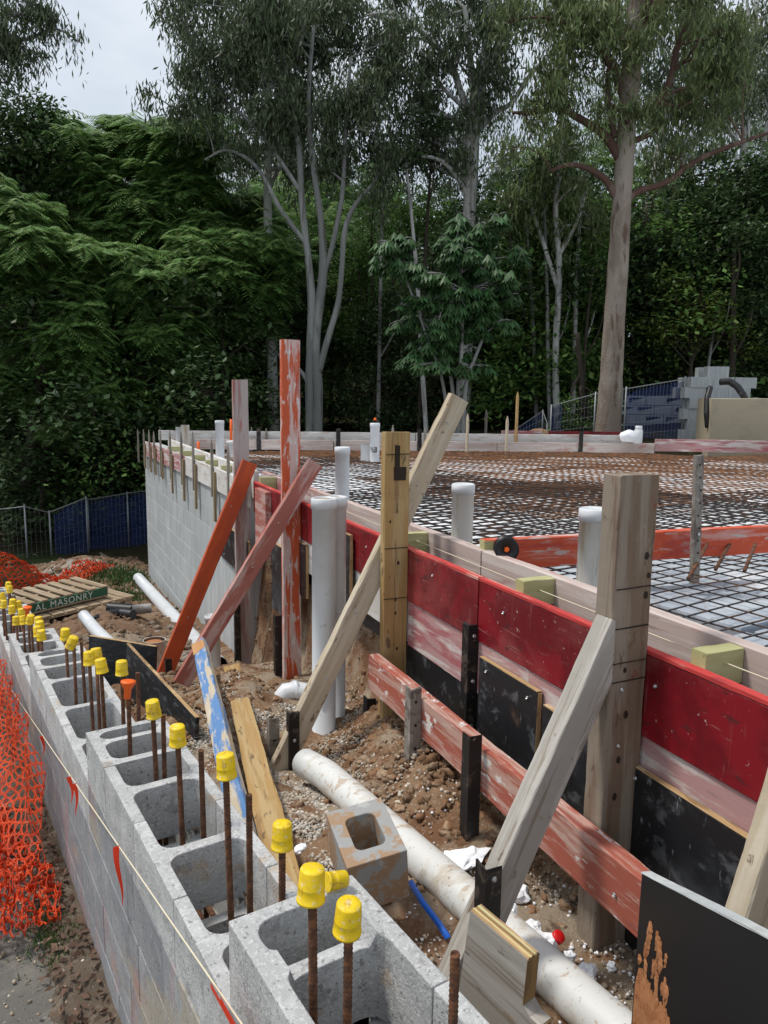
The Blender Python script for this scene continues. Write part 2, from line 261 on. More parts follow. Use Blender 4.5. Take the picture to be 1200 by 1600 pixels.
MT['clod'] = mat('soil clods', (.22, .125, .07), [((.34, .25, .17), (14, 14, 14), .46, .58, .8), ((.1, .055, .03), (20, 20, 20), .58, .66, .7)], .97, [((90, 90, 90), .8, .004)], spec=.1, island=.25)
MT['gravel'] = mat('mixed gravel', (.34, .27, .2), [((.45, .40, .34), (9, 9, 9), .5, .55, .8)], .95, spec=.15, island=.45)
MT['leaflitter'] = mat('dead leaves', (.13, .075, .05), [], .9, island=.4)
MT['bark_brown'] = mat('brown smooth bark', (.23, .185, .15), [((.34, .29, .24), (2, 2, .9), .45, .6, .8), ((.11, .065, .045), (5, 5, 1.2), .54, .64, .8), ((.34, .30, .25), (14, 14, 3), .62, .7, .6)], .9, [((10, 10, 30), .6, .03), ((3, 3, 1.2), .6, .05)], spec=.15)
MT['bark_dark'] = mat('reddish dark bark', (.11, .065, .05), [((.2, .14, .11), (3, 3, 1), .5, .62, .7)], .9, [((12, 12, 3), .5, .03)], spec=.15)
MT['bark_white'] = mat('white gum bark', (.46, .45, .42), [((.22, .20, .18), (7, 7, .9), .5, .6, .8), ((.5, .5, .48), (3, 3, .7), .5, .6, .6), ((.12, .1, .09), (12, 12, 1.2), .6, .66, .7)], .85, [((8, 8, 2), .3, .02)], spec=.2)
MT['bark_grey'] = mat('grey gum bark', (.20, .20, .185), [((.30, .30, .28), (5, 5, .8), .48, .6, .8), ((.10, .09, .08), (10, 10, 1), .56, .64, .8)], .9, [((8, 8, 2), .3, .02)], spec=.2)
MT['twig'] = mat('dark twig bark', (.055, .045, .035), [], .9, spec=.1)
MT['leaf_gum'] = mat('gum leaves', (.088, .118, .058), [], .5, island=.45, trans=.22, spec=.35)
MT['leaf_gumlight'] = mat('light gum leaves', (.125, .165, .06), [], .5, island=.5, trans=.28, spec=.35)
MT['leaf_feather'] = mat('feathery leaves', (.14, .255, .065), [], .55, island=.35, trans=.3, spec=.3)
MT['leaf_dark'] = mat('dark understory leaves', (.058, .10, .036), [], .55, island=.5, trans=.22, spec=.35)
MT['leaf_umb'] = mat('umbrella tree leaves', (.042, .10, .030), [], .55, island=.4, trans=.12, spec=.35)
MT['leaf_yellow'] = mat('yellow green leaves', (.10, .15, .025), [], .5, island=.35, trans=.3)
MT['grassm'] = mat('grass', (.07, .14, .03), [], .7, island=.4, trans=.3)
MT['greenweed'] = mat('weeds', (.05, .11, .025), [], .7, island=.4, trans=.2)
# ================================================================== GROUND
def sm(a, b, x): t = max(0, min(1, (x-a)/(b-a))); return t*t*(3-2*t)
def bump2(s, n, s0, n0, rs, rn, h): return h*math.exp(-((s-s0)/rs)**2-((n-n0)/rn)**2)
def trench(s, n):
    z = -1.43 - .10*sm(2.2, 3.2, s) - .24*sm(3.3, 4.6, s) - .48*sm(4.5, 6.1, s) - .42*sm(6.3, 10.5, s) - .35*sm(10, 13, s)
    z += bump2(s, n, 2.25, 1.2, .38, .16, .17) + bump2(s, n, 2.9, 1.3, .3, .15, .13)
    z += bump2(s, n, 2.80, .86, .32, .2, -.06)
    z += bump2(s, n, 3.75, .80, .36, .16, .16) - .22*sm(.98, .84, s*SD.x+n*ND.x)*sm(2.6, 3.2, s)
    z += bump2(s, n, 7.6, .35, 1.4, .38, .22) + bump2(s, n, 12.6, .3, 1.3, .9, .42)
    if s > 3.0: z += (sm(1.40, 1.62, n+.04*fbm(s*3, n*2)) * (-.92 - z)) * sm(3.0, 3.3, s)*(1-sm(6.2, 6.35, s))
    return z
def Hc(x, y):                                     # the wide terrain
    s, n = tosn(x, y)
    left = -2.2 - .035*max(0, y-3)
    if y > 15: left = -2.62 - .10*min(y-15, 8)*.5
    t = trench(min(s, 15), n) if s > -1 else -1.43
    far = -2.9 + 2.3*sm(0, 6, n-1.0) + 2.6*sm(8, 20, n)*sm(9, 16, s)
    z = left + (t-left)*sm(.55, .72, x)*(1-sm(8.8, 9.8, y)*(1-sm(-.2, .2, n+.1)))
    if y > 9: z = left*(1-sm(-.6, 0, n))+t*sm(-.6, 0, n)
    if x > .6 and -1 < s < 11.5: z = min(z-.35, -1.5)
    k = sm(11.2, 14.5, s) if n < 1.5 else sm(10.2, 11.5, s+.25*(n-1.5))
    z = z + (far-z)*k
    if s > 22: z += .11*(s-22)
    if n > 16 and s < 9: z = -1.0
    return z
def axisgrid(lo, hi, fine_lo, fine_hi, df, dc):
    a = [lo]
    while a[-1] < hi:
        v = a[-1]; d = df if fine_lo <= v < fine_hi else min(dc, df+abs(v-(fine_lo if v < fine_lo else fine_hi))*.12)
        a.append(v+max(d, df))
    return a
gx = axisgrid(-60, 90, -1.5, 3, .12, 6); gy = axisgrid(-8, 120, 0, 15, .12, 6)
V = [(x, y, Hc(x, y)-.06 + (.05*fbm(x*1.1, y*1.1) if y > 9 or x > .7 else .012*fbm(x*3, y*3))) for y in gy for x in gx]
nx = len(gx); Fq = [(j*nx+i, j*nx+i+1, (j+1)*nx+i+1, (j+1)*nx+i) for j in range(len(gy)-1) for i in range(nx-1)]
tag(link('ground', npmesh('ground', V, Fq, True), MT['forestfloor']), kind='structure')
# near soil between the walls, and its far continuation
def sheet(name, s0, s1, ds, n0, n1, dn, mt, keep, amp):
    ss = np.arange(s0, s1, ds); nn = np.arange(n0, n1, dn); V = []; ok = []
    for s in ss:
        for n in nn:
            x = s*SD.x+n*ND.x; y = s*SD.y+n*ND.y
            z = trench(s, n) + amp*(.028*fbm(s*5, n*5, 1, 5)+.012*abs(fbm(s*22, n*22, 4, 3))) + (.06*fbm(s*4, n*7, 8) if n > 1.4 and 3 < s < 6.3 else 0)
            V.append((x, y, z)); ok.append(keep(x, y, s, n))
    k = len(nn); Fq = [(i*k+j, i*k+j+1, (i+1)*k+j+1, (i+1)*k+j) for i in range(len(ss)-1) for j in range(k-1) if ok[i*k+j] and ok[(i+1)*k+j+1]]
    return tag(link(name, npmesh(name, V, [f[::-1] for f in Fq], True), mt), kind='structure')
sheet('trench_ground', .1, 7.0, .022, -.35, 1.78, .02, MT['soil'], lambda x, y, s, n: x > .70, 1)
MT['farsoil'] = mat('far loose soil', (.20, .125, .08), [((.36, .33, .29), (.55, .55, .55), .50, .58, .85), ((.28, .2, .13), (5, 5, 5), .5, .6, .7), ((.09, .055, .035), (9, 9, 9), .55, .66, .8)], .97, [((60, 60, 60), .9, .01), ((9, 9, 9), .7, .04)], spec=.1)
sheet('excavated_ground', 6.95, 15.5, .05, -1.3, 1.6, .035, MT['farsoil'], lambda x, y, s, n: x > .70 or y > 9.4, 2.2)
# asphalt path outside the block wall
V = []; gx = np.arange(-3.5, .60, .05); gy = np.arange(-.5, 9.5, .06)
for y in gy:
    for x in gx: V.append((x, y, Hc(min(x, .4), y)+.004+.008*fbm(x*6, y*6)))
k = len(gx); Fq = [(j*k+i, j*k+i+1, (j+1)*k+i+1, (j+1)*k+i) for j in range(len(gy)-1) for i in range(k-1)]
tag(link('footpath', npmesh('footpath', V, Fq, True), MT['asphalt']), kind='structure')
def strip_z(x, y): return Hc(.3, y)+.02+.03*fbm(x*5, y*5, 3)+.03*sm(.2, .45, x)
V = []; gx = np.arange(.10, .50, .02); gy = np.arange(1.6, 9.3, .03)
for y in gy:
    for x in gx: V.append((x, y, strip_z(x, y)-.05*sm(.37, .27, x+.08*fbm(y*3, 0))))
k = len(gx); Fq = [(j*k+i, j*k+i+1, (j+1)*k+i+1, (j+1)*k+i) for j in range(len(gy)-1) for i in range(k-1)]
MT['verge'] = mat('grey brown verge soil', (.13, .10, .075), [((.2, .16, .12), (6, 6, 6), .48, .6, .8), ((.07, .05, .038), (12, 12, 12), .54, .64, .8), ((.4, .38, .35), (120, 120, 120), .64, .68, .9)], .97, [((90, 90, 90), .9, .008), ((20, 20, 20), .6, .02)], spec=.1)
tag(link('dirt_verge', npmesh('dirt_verge', V, Fq, True), MT['verge']), kind='structure')
# loose stuff: clods, gravel, litter, foam crumbs
def lumps(name, mt, spots, rmin, rmax, flat=.7, sub=1, rough=.45):
    base = bmesh.new(); bmesh.ops.create_icosphere(base, subdivisions=sub, radius=1)
    bv = np.array([v.co[:] for v in base.verts]); bf = np.array([[v.index for v in f.verts] for f in base.faces]); base.free()
    VV = []; FF = []; o = 0
    for (x, y, z, k) in spots:
        r = (rmin+(rmax-rmin)*rnd.random()**2.2)*k
        d = bv*(1+npr.uniform(-rough, rough, (len(bv), 1))); d = d*np.array([npr.uniform(.7, 1.3), npr.uniform(.6, 1.1), flat])
        a = rnd.random()*6.28; c, s_ = math.cos(a), math.sin(a); d = d@np.array([[c, s_, 0], [-s_, c, 0], [0, 0, 1]])
        VV.append(d*r+np.array([x, y, z+r*.25])); FF.append(bf+o); o += len(bv)
    return link(name, npmesh(name, np.vstack(VV), np.vstack(FF)), mt)
def spots(n, f):
    out = []
    while len(out) < n:
        q = f()
        if q: out.append(q)
    return out
def trpt(s0, s1, n0, n1, p=None, k=1):
    def f():
        s = rnd.uniform(s0, s1); n = rnd.uniform(n0, n1); x = s*SD.x+n*ND.x; y = s*SD.y+n*ND.y
        if x < .80 and y < 9: return None
        if p and not p(s, n): return None
        return (x, y, trench(s, n), k)
    return f
heap = lambda s, n: rnd.random() < bump2(s, n, 2.25, 1.2, .4, .2, 1)+bump2(s, n, 3.75, .62, .42, .24, 1)+bump2(s, n, 2.9, 1.3, .3, .2, 1)+.05
tag(lumps('soil_clods', MT['clod'], spots(3800, trpt(.6, 6.3, .1, 1.62, heap))+spots(500, trpt(3.1, 6.3, 1.45, 1.75)), .003, .022, .75, 2, .55), kind='stuff')
tag(lumps('gravel', MT['gravel'], spots(14000, trpt(.6, 5.5, .3, 1.45, lambda s, n: fbm(s*1.6, n*1.6, 9) > -.15)), .002, .0095, .8, 1, .35), kind='stuff')
MT['palegravel'] = mat('pale tan gravel', (.40, .34, .27), [((.5, .47, .42), (9, 9, 9), .5, .55, .8)], .95, spec=.15, island=.4)
tag(lumps('gravel_bed', MT['palegravel'], spots(20000, trpt(1.3, 4.4, .25, 1.25, lambda s, n: rnd.random() < 1.1*math.exp(-((s-2.75)/.8)**2-((n-.68)/.24)**2)+.7*math.exp(-((s-3.2)/.35)**2-((n-1.08)/.15)**2))), .003, .009, .8, 1, .35), kind='stuff')
tag(lumps('rubble', MT['farsoil'], spots(2600, trpt(4.6, 14.5, -1, 1.3)), .008, .055, .7, 1, .35), kind='stuff')
tag(lumps('verge_stones', MT['gravel'], [(x, y, strip_z(x, y)-.01, 1) for x, y in [(rnd.uniform(.08, .46), rnd.uniform(1.7, 6)) for _ in range(1300)]]+[(x, y, Hc(x, y), .8) for x, y in [(rnd.uniform(-.6, .2), rnd.uniform(1.5, 4)) for _ in range(500)]], .002, .011, .7, 1, .35), kind='stuff')
def crumb():
    s, n = rnd.choice([(1.35, 1.22, .25, .12), (1.9, 1.12, .2, .2), (1.25, .85, .2, .2), (2.2, .9, .3, .3), (1.5, .8, .2, .1)])[:2], 0
    return None
cr = []
for (s0, n0, a, b, c) in [(1.5, 1.2, .22, .10, 260), (1.95, 1.08, .18, .15, 120), (1.6, .82, .2, .08, 160), (2.4, .95, .5, .35, 120), (1.25, 1.22, .15, .08, 80)]:
    for _ in range(c):
        s = rnd.gauss(s0, a); n = rnd.gauss(n0, b)
        if n > 1.33: continue
        P = SN(s, n)
        if P.x > .8: cr.append((P.x, P.y, trench(s, n)+.006, 1))
tag(lumps('foam_crumbs', MT['foambit'], cr, .0012, .006, .9, 1, .3), kind='stuff')
# dead leaves and grass on the verge
VV = []; FF = []
for i in range(520):
    x = rnd.uniform(.27, .46); y = rnd.uniform(1.8, 4.2); z = strip_z(x, y)+.012; a = rnd.random()*6.28; l = rnd.uniform(.008, .024); wd = l*rnd.uniform(.25, .5)
    c, s_ = math.cos(a), math.sin(a); tz = rnd.uniform(-.01, .015); o = len(VV)
    for (u, v, h) in ((-l, 0, 0), (0, -wd, tz), (l, 0, rnd.uniform(-.005, .012)), (0, wd, -tz*.4)): VV.append((x+u*c-v*s_, y+u*s_+v*c, z+h))
    FF.append((o, o+1, o+2, o+3))
tag(link('leaf_litter', npmesh('leaf_litter', VV, FF), MT['leaflitter']), kind='stuff')
def grass(name, mt, pts, h, kind='stuff'):
    VV = []; FF = []
    for (x, y, z) in pts:
        a = rnd.random()*6.28; l = h*rnd.uniform(.4, 1); wd = l*.05+.0015; c, s_ = math.cos(a), math.sin(a); b = rnd.uniform(.1, .7)*l; o = len(VV)
        VV += [(x-s_*wd, y+c*wd, z), (x+s_*wd, y-c*wd, z), (x+c*b*.5+s_*wd*.6, y+s_*b*.5-c*wd*.6, z+l*.6), (x+c*b, y+s_*b, z+l*.85)]; FF.append((o, o+1, o+2, o+3))
    return tag(link(name, npmesh(name, VV, FF), mt), kind=kind)
g = []
for _ in range(700):
    x = rnd.gauss(.35, .06); y = rnd.gauss(3.05, .12)
    if x < .46: g.append((x, y, strip_z(x, y)-.01))
grass('verge_grass', MT['grassm'], g, .035)
g = []
for (px, py, n_, sx, sy) in ((205, 868, 1600, .9, .35), (195, 902, 500, .22, .2), (330, 655, 10, .1, .1)):
    P = atz(px, py, -2.35)
    for _ in range(n_):
        x = rnd.gauss(P.x, sx*.5); y = rnd.gauss(P.y, sy); s, n = tosn(x, y)
        if n < 1.15: g.append((x, y, (trench(s, n) if s < 14.5 else Hc(x, y))-.01))
grass('weeds', MT['greenweed'], g, .16)

# ================================================================== HOLLOW BLOCK WALL (near left)
WX0, WX1 = .475, .765; WW = WX1-WX0
def combmesh(bm, v0, v1, webs, z0, z1, t=.037, r=.042):
    """block along y from v0 to v1 (two mirrored halves), webs = list of (a, b) along y"""
    H = WW/2
    def arc(cx, cy, a0, a1): return [(cx+r*math.cos(R_(a0+(a1-a0)*i/4)), cy+r*math.sin(R_(a0+(a1-a0)*i/4))) for i in range(5)]
    pts = [(v0, 0), (v1, 0)]
    ws = sorted(webs, reverse=True); edge = (v1, t)
    if ws[0][1] < v1-1e-4: pts.append((v1, t))
    for (a, b) in ws:
        if b < v1-1e-4: pts += arc(b+r, t+r, 270, 180); pts.append((b, H))
        else: pts.append((v1, H))
        if a > v0+1e-4: pts.append((a, H)); pts += arc(a-r, t+r, 0, -90)
        else: pts.append((v0, H))
    if ws[-1][0] > v0+1e-4: pts.append((v0, t))
    for mir in (0, 1):
        P = [((WX0+v) if not mir else (WX1-v), u) for (u, v) in pts]
        lo = [bm.verts.new((x, y, z0)) for x, y in P]; hi = [bm.verts.new((x, y, z1)) for x, y in P]; k = len(P)
        bm.faces.new(hi if mir == 0 else hi[::-1]); bm.faces.new(lo if mir else lo[::-1])
        for i in range(k):
            j = (i+1) % k
            if abs(pts[i][1]-H) < 1e-5 and abs(pts[j][1]-H) < 1e-5: continue
            bm.faces.new((lo[i], lo[j], hi[j], hi[i]))
    bmesh.ops.remove_doubles(bm, verts=bm.verts, dist=1e-5); bmesh.ops.recalc_face_normals(bm, faces=bm.faces)
wall = empty('block_wall', (WX0, 0, -2.3), 'grey hollow concrete block wall stepping down in courses away from the camera, capped bars standing in its open cells', 'block wall')
TIERS = [(1.316, -1.05), (2.82, -1.25), (4.5, -1.45), (5.62, -1.65), (7.2, -1.85), (8.8, -2.05)]
def bev(o, wd=.003, seg=2):
    md = o.modifiers.new('bevel', 'BEVEL'); md.width = wd; md.segments = seg; md.limit_method = 'ANGLE'; md.angle_limit = R_(50); return o
prev = -.6
for ti, (ye, zt) in enumerate(TIERS):
    y1 = ye; first = True; row = 0
    while y1 > prev-.02:
        g = .0018
        bm = bmesh.new()
        if first:
            y0 = y1-.315; webs = [(y1-g-.035, y1-g), (y1-.175, y1-.145), (y1-.30, y1-.27)]; webs = [(y1-g-.030, y1-g), (y1-.130, y1-.102), (y0+g, y1-.278)]
            if ti == 0: y0 = y1-.36; webs = [(y1-g-.035, y1-g), (y1-.178, y1-.142)]
            webs = [w_ for w_ in webs]
        else:
            y0 = y1-.398; c = (y0+y1)/2; webs = [(c-.019, c+.019)]
        dz = rnd.uniform(-.0025, .0025); top = zt+dz
        combmesh(bm, y0+g, y1-g, webs, zt-.19, top)
        if ti == 0 and first:                                   # chipped web of the end block
            ws = [v for v in bm.verts if v.co.z > zt-.02 and webs[1][0]-.02 < v.co.y < webs[1][1]+.02 and WX0+.05 < v.co.x < WX1-.05]
            for v in ws: v.co.z -= .03
            # rubble crest on the broken webs
        o = link('hollow_block', frombm('hollow_block', bm), MT['block'], wall); bev(o)
        # second course below, half bond: only the webs and inner faces show through the cells
        y1 = y0; first = False; row += 1
    # lower cells
    bm = bmesh.new(); y = ye-.002
    lower = [(ye-.055-.4*k_, ye-.02-.4*k_) for k_ in range(1, 40) if ye-.4*k_ > prev-.1]
    combmesh(bm, prev+.001, ye-.002, [(ye-.04, ye-.002)]+[(a-.15, b-.15) for a, b in lower if a-.15 > prev+.05], zt-.388, zt-.194)
    o = link('block_course', frombm('block_course', bm), MT['block'], wall)
    bm = bmesh.new(); box(bm, WX0+.02, WX1-.02, prev, ye-.004, -2.6, zt-.40+rnd.uniform(-.01, .01)); link('cell_fill', frombm('cell_fill', bm), MT['concrete'], wall)
    prev = ye
def facewall(name, mt, parent, rows, ext, thick, gap=.004, mapf=None, bl=.4, bev_=.002):
    """courses of separate bevelled face blocks; ext(row z) -> (u0,u1)"""
    MBm = bmesh.new()
    for r, zt in enumerate(rows):
        u0, u1 = ext(zt); u = u1 + (bl/2 if r % 2 else 0)
        while u > u0:
            a, b = max(u-bl, u0)+gap/2, min(u, u1)-gap/2
            if b-a > .03:
                d = rnd.uniform(0, .0022)
                box(MBm, 0-d, thick, a, b, zt-.2+gap, zt, bev_)
            u -= bl
    if mapf:
        for v in MBm.verts: v.co = mapf(v.co)
    return link(name, frombm(name, MBm), mt, parent)
def ext(z):
    ye = -9
    for (y, zt) in TIERS:
        if zt-.19 >= z-.01-.2+.2-.001-.19: pass
    y1 = max([y for (y, zt) in TIERS if zt-.19 >= z-.005] or [0]); return (-.6, y1)
rows = [-1.243-.2*k for k in range(6)]
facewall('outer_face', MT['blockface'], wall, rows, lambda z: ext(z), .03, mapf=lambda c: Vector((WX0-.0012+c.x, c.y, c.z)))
facewall('inner_face', MT['block'], wall, rows[:5], lambda z: ext(z), .03, mapf=lambda c: Vector((WX1+.0012-c.x, c.y, c.z)))
bm = bmesh.new(); rows_ = 0
box(bm, WX0+.006, WX0+.012, -.6, 8.7, -2.6, -2.1); link('wall_core', frombm('wall_core', bm), MT['block'], wall)
# horizontal bars lying in the cells
for i, (y, x) in enumerate([(.98, .60), (.98, .64), (1.9, .61), (2.3, .58), (1.75, .64)]):
    mb = MB(); mb.tube([(x, y-.3, -1.50+.2*(y < 1.3)), (x+.01, y+.3, -1.495+.2*(y < 1.3))], .009, 8); link('horizontal_bar', mb.mesh('horizontal_bar', True), MT['rebar'], wall)

# ================================================================== FAR BLOCK WALL
def spn(s): return 1.352-(max(s, 6.35)-6.35)*.033       # its face turns slightly inwards
fw = empty('retaining_wall', SN(6.35, 1.352, -2.4), 'tall pale grey concrete block retaining wall below the pegged edge boards', 'block wall')
facewall('wall_face', MT['farwall'], fw, [-.642-.2*k for k in range(13)], lambda z: (6.0, 11.6), .03, .006, mapf=lambda c: SN(c.y, spn(c.y)+c.x, c.z), bev_=.004)
bm = bmesh.new(); box(bm, .008, .2, 6.0, 11.59, -3.3, -.66)
for v in bm.verts: v.co = SN(v.co.y, spn(v.co.y)+v.co.x, v.co.z)
link('wall_core', frombm('wall_core', bm), MT['farwall'], fw)

# ================================================================== FORMWORK
def slat(name, s0, s1, n0, n1, z0, z1, mt, parent=None, **k):
    """board along s whose outer face is n0"""
    p0 = SN(s0, (n0+n1)/2, (z0+z1)/2); p1 = SN(s1, (n0+n1)/2, (z0+z1)/2)
    return board(name, p0, p1, ND, abs(n1-n0), abs(z1-z0), mt, parent, **k)
def screw(parent, p, nrm, r=.006):
    V, F = lathe([(r, 0), (r*.95, .003), (r*.5, .005), (r*.3, .0035)], 8); mb = MB().add(V, F)
    q = nrm.to_track_quat('Z', 'Y').to_matrix().to_4x4(); q.translation = p
    return link('screw', mb.mesh('screw'), MT['bolt'], parent, q)
N_ = -ND
for (s0, s1, lb) in ((.3, 2.215, 'nearest dark red formply board with bright red top edge beside the thick brown post'), (2.22, 4.05, 'dark red formply board with bright red edge between the golden post and the white standpipe'), (4.055, 5.55, 'far dark red formply board behind the two tall painted posts')):
    o = slat('formwork_board', s0, s1, 1.352, 1.372, -.85, -.630, MT['red'], label=lb, cat='formwork board', group='red formwork boards')
    slat('edge', s0+.002, s1-.002, 1.350, 1.376, -.629, -.616, MT['rededge'], o)
    for s in np.arange(s0+.35, s1, .7): screw(o, SN(s, 1.351, -.70+rnd.uniform(-.02, .02)), N_)
for (s0, s1, z0, mt, lb) in ((.3, 1.9, -1.03, 'pink', 'pinkish worn board below the nearest red board'), (1.905, 2.80, -1.05, 'pink', 'pink and white worn board under the red board right of the golden post'), (2.805, 5.5, -1.04, 'whiteboard', 'cement whitened lower board behind the standpipe and tall posts')):
    slat('formwork_board', s0, s1, 1.358, 1.396, z0, -.853, MT[mt], label=lb, cat='formwork board', group='lower formwork boards')
slat('formwork_board', .3, 3.05, 1.362, 1.380, -1.62, -1.05, MT['black'], label='long black formply sheet at the foot of the formwork behind the salmon beam', cat='formply sheet')
slat('formwork_board', 3.07, 4.7, 1.385, 1.403, -1.13, -1.042, MT['black'], label='narrow black formply strip above the dirt bank', cat='formply sheet')
def panel(s0, s1, z0, z1, n0, lb, screws, mt='black', th=.017):
    o = slat('form_panel', s0, s1, n0, n0+th, z0, z1, MT[mt], label=lb, cat='formply sheet')
    slat('edge', s0+.001, s1-.001, n0-.001, n0+th+.001, z1+.0005, z1+.004, MT['plyedge'], o)
    bm = bmesh.new(); 
    mb = board('edge', SN(s0-.002, n0-.001+th/2, z0+.002), SN(s0-.002, n0-.001+th/2, z1-.001), ND, th, .003, MT['plyedge'], o)
    for (s, z) in screws: screw(o, SN(s, n0-.001, z), N_)
    return o
panel(.3, 1.42, -1.5, -.935, 1.336, 'black formply panel with tan top edge right of the thick brown post', [(1.38, -.96), (.9, -1.15)])
panel(1.82, 2.17, -1.25, -.895, 1.336, 'small square black formply patch with three screws between two steel angles', [(2.12, -.93), (1.87, -.93), (1.88, -1.2)])
panel(1.46, 1.80, -1.35, -.93, 1.344, 'grey splashed black ply offcut beside the square black patch', [(1.76, -1.02), (1.76, -1.1)], 'black')
panel(3.42, 3.60, -1.05, -.672, 1.322, 'upright black formply cleat beside the white standpipe', [(3.5, -.72), (3.5, -.98)])
panel(4.62, 4.98, -1.45, -.98, 1.335, 'black formply offcut hanging over the dirt bank behind the pink brace', [(4.7, -1.02)])
panel(4.2, 4.5, -1.20, -.87, 1.340, 'grey scuffed formply offcut left of the tall orange and white post', [(4.45, -.9)])
panel(5.6, 6.75, -1.42, -1.10, 1.318, 'dark brown stained formply panel on the end of the block wall', [(5.7, -1.15), (5.65, -1.3)])
slat('formwork_board', 5.03, 5.33, 1.310, 1.351, -1.13, -.64, MT['rosy'], label='short upright pinkish cleat with pale top beside the orange brace', cat='cleat')
# inner edge board, its packers, and the string above
for (s0, s1, mt, lb) in ((.3, 2.45, 'palepink', 'nearest pinkish inner edge board of the slab'), (2.455, 4.6, 'palepink', 'pinkish inner edge board behind the golden post'), (4.605, 5.9, 'pink', 'inner edge board with red patches behind the tall painted posts'), (5.905, 8.6, 'whiteboard', 'white inner edge board above the block wall'), (8.605, 11.0, 'whiteboard', 'far white inner edge board running to the back corner')):
    d = 0 if s0 < 5.9 else -.06
    slat('edge_board', s0, s1, 1.502+d, 1.547+d, -.80, -.575, MT[mt], label=lb, cat='edge board', group='inner edge boards')
for i, s in enumerate((1.245, 2.0, 2.93, 3.75, 4.6, 5.45, 6.1, 6.75, 7.4, 8.1, 8.8, 9.6)):
    if i in (3, 4): continue
    n0 = 1.376 if s < 5.9 else spn(s)+.01; n1 = 1.5 if s < 5.9 else 1.44; z = -.577 - (0 if s < 5.9 else .02)
    where = ['nearest the camera', 'left of the thick brown post', 'right of the golden post', '', '', 'behind the orange brace'][i] if i < 6 else ORD[i-5]+' above the block wall'
    board('timber_packer', SN(s, n0, z-.045), SN(s, n1, z-.045), SD, .045, .09, MT['packer'], label='greenish sawn timber packer between the edge boards, '+where, cat='packer', group='packers between the edge boards')
# outer boards on the block wall with their pegs
segs = [(5.62, 6.9), (6.905, 8.3), (8.305, 9.9), (9.905, 11.4)]
for i, (a, b) in enumerate(segs):
    p0 = SN(a, spn(a)-.014, -.728); p1 = SN(b, spn(b)-.014, -.728)
    board('formwork_board', p0, p1, ND, .022, .205, MT[['whiteboard', 'whiteboard', 'pink', 'pink'][i]], label=['nearest', 'second', 'third', 'farthest'][i]+' whitewashed outer board nailed along the top of the tall block wall', cat='formwork board', group='outer boards on the block wall')
def pegmesh(L, w, t, tip=.06, name='peg'):
    bm = wornbox(L, t, w, .002, 6, .001, rnd.random()*9, 0)
    for v in bm.verts:
        if v.co.x > L-.001: v.co.y *= .35; v.co.z *= .12; v.co.x += tip
    return frombm(name, bm)
PEGS = [(215, 671.5, 722), (224, 672, 727), (232.5, 672, 732), (240, 675, 738), (250, 669, 745), (265, 673, 748), (282.7, 677, 757), (301, 676, 766), (330.5, 688, 776), (356, 697, 790)]
for i, (px, pt, pb) in enumerate(PEGS[::-1]):
    s = ats(px, pt, 1).length and None
    # intersect with the bent wall plane
    P = None; n = 1.30
    for _ in range(6):
        P = atn(px, pt, n); s = P.dot(SD); n = spn(s)-.038
    zb = (ats(px, pb, s)).z
    o = link('timber_peg', pegmesh(P.z-.05-zb, .040, .022), MT['oldpeg'], None, frame(SN(s, n, zb), SN(s, n, P.z), ND))
    tag(o, 'pointed grey timber peg nailed over the outer boards, %s along the block wall' % ORD[i], 'peg', 'pegs along the block wall')
    if 0 < i < 9:
        b2 = ats(px+9, pb+ (26 if i < 4 else 14), s); q = SN(s-.10, spn(s)-.04, -.80); zb2 = -1.12 if i < 5 else -1.02
        tag(board('backing_block', SN(s-.10, spn(s)-.036, zb2), SN(s-.10, spn(s)-.036, -.66), ND, .022, .05, MT['yellowpeg']), 'tan timber cleat hanging below the outer board beside the %s grey peg' % ORD[i], 'cleat', 'cleats below the pegs')
# ------------------------------------------------------------------ posts
def post(s, n0, n1, th, z0, z1, mt, label, dots=(), name='timber_post', face=None):
    nc = (n0+n1)/2
    o = board(name, SN(s+th/2, nc, z0), SN(s+th/2, nc, z1), ND, n1-n0, th, MT[mt], bev=.003, warp=.003, label=label, cat='post', group='upright formwork posts')
    for (dn, z, k) in dots:
        p = SN(s-.0015, nc+dn, z)
        if k == 's': screw(o, p, -SD)
        else:
            V, F = lathe([(k, 0), (k*.9, .0015)], 10); q = (-SD).to_track_quat('Z', 'Y').to_matrix().to_4x4() @ Matrix.Diagonal((.8, 1.25, 1, 1)); q.translation = p
            link('knot', MB().add(V, F).mesh('knot'), MT['knot'], o, q)
    return o
PR = post(1.385, 1.232, 1.350, .068, -1.60, -.168, 'brownpost', 'thick brown weathered post nearest the camera with its pale brace against it', [(-.012, -.66, .006), (.035, -.37, .008), (.04, -.47, .008), (.0, -.78, .009), (-.015, -.90, .008), (-.02, -1.0, .009), (-.02, -.71, 's'), (.045, -.42, .006), (-.02, -.86, 's')])
for z in (-.62, -.70): screw(PR, SN(1.42, 1.23, z), N_)
PG = post(2.80, 1.238, 1.350, .046, -1.62, -.125, 'tan', 'golden tan post with a dark stain near its top and pencil lines', [(0, -.9, .006), (.0, -.84, .006), (.01, -.68, .007), (.01, -1.06, .006), (-.03, -.5, .005)])
sp = board('stain', SN(2.7985, 1.292, -.30), SN(2.7985, 1.292, -.18), ND, .022, .002, MT['knot'], PG); board('stain', SN(2.7983, 1.305, -.325), SN(2.7983, 1.305, -.27), ND, .055, .002, MT['knot'], PG)
for z in (-.215, -.615, -.835): board('pencil_line', SN(2.7986, 1.240, z), SN(2.7986, 1.348, z), UZ, .0012, .0008, MT['knot'], PG)
for z in (-.45, -.64, -.60+.05, -.69): board('pencil_line', SN(1.3835, 1.236, z), SN(1.3835, 1.346, z+.002), UZ, .0008, .0006, MT['knot'], PR)
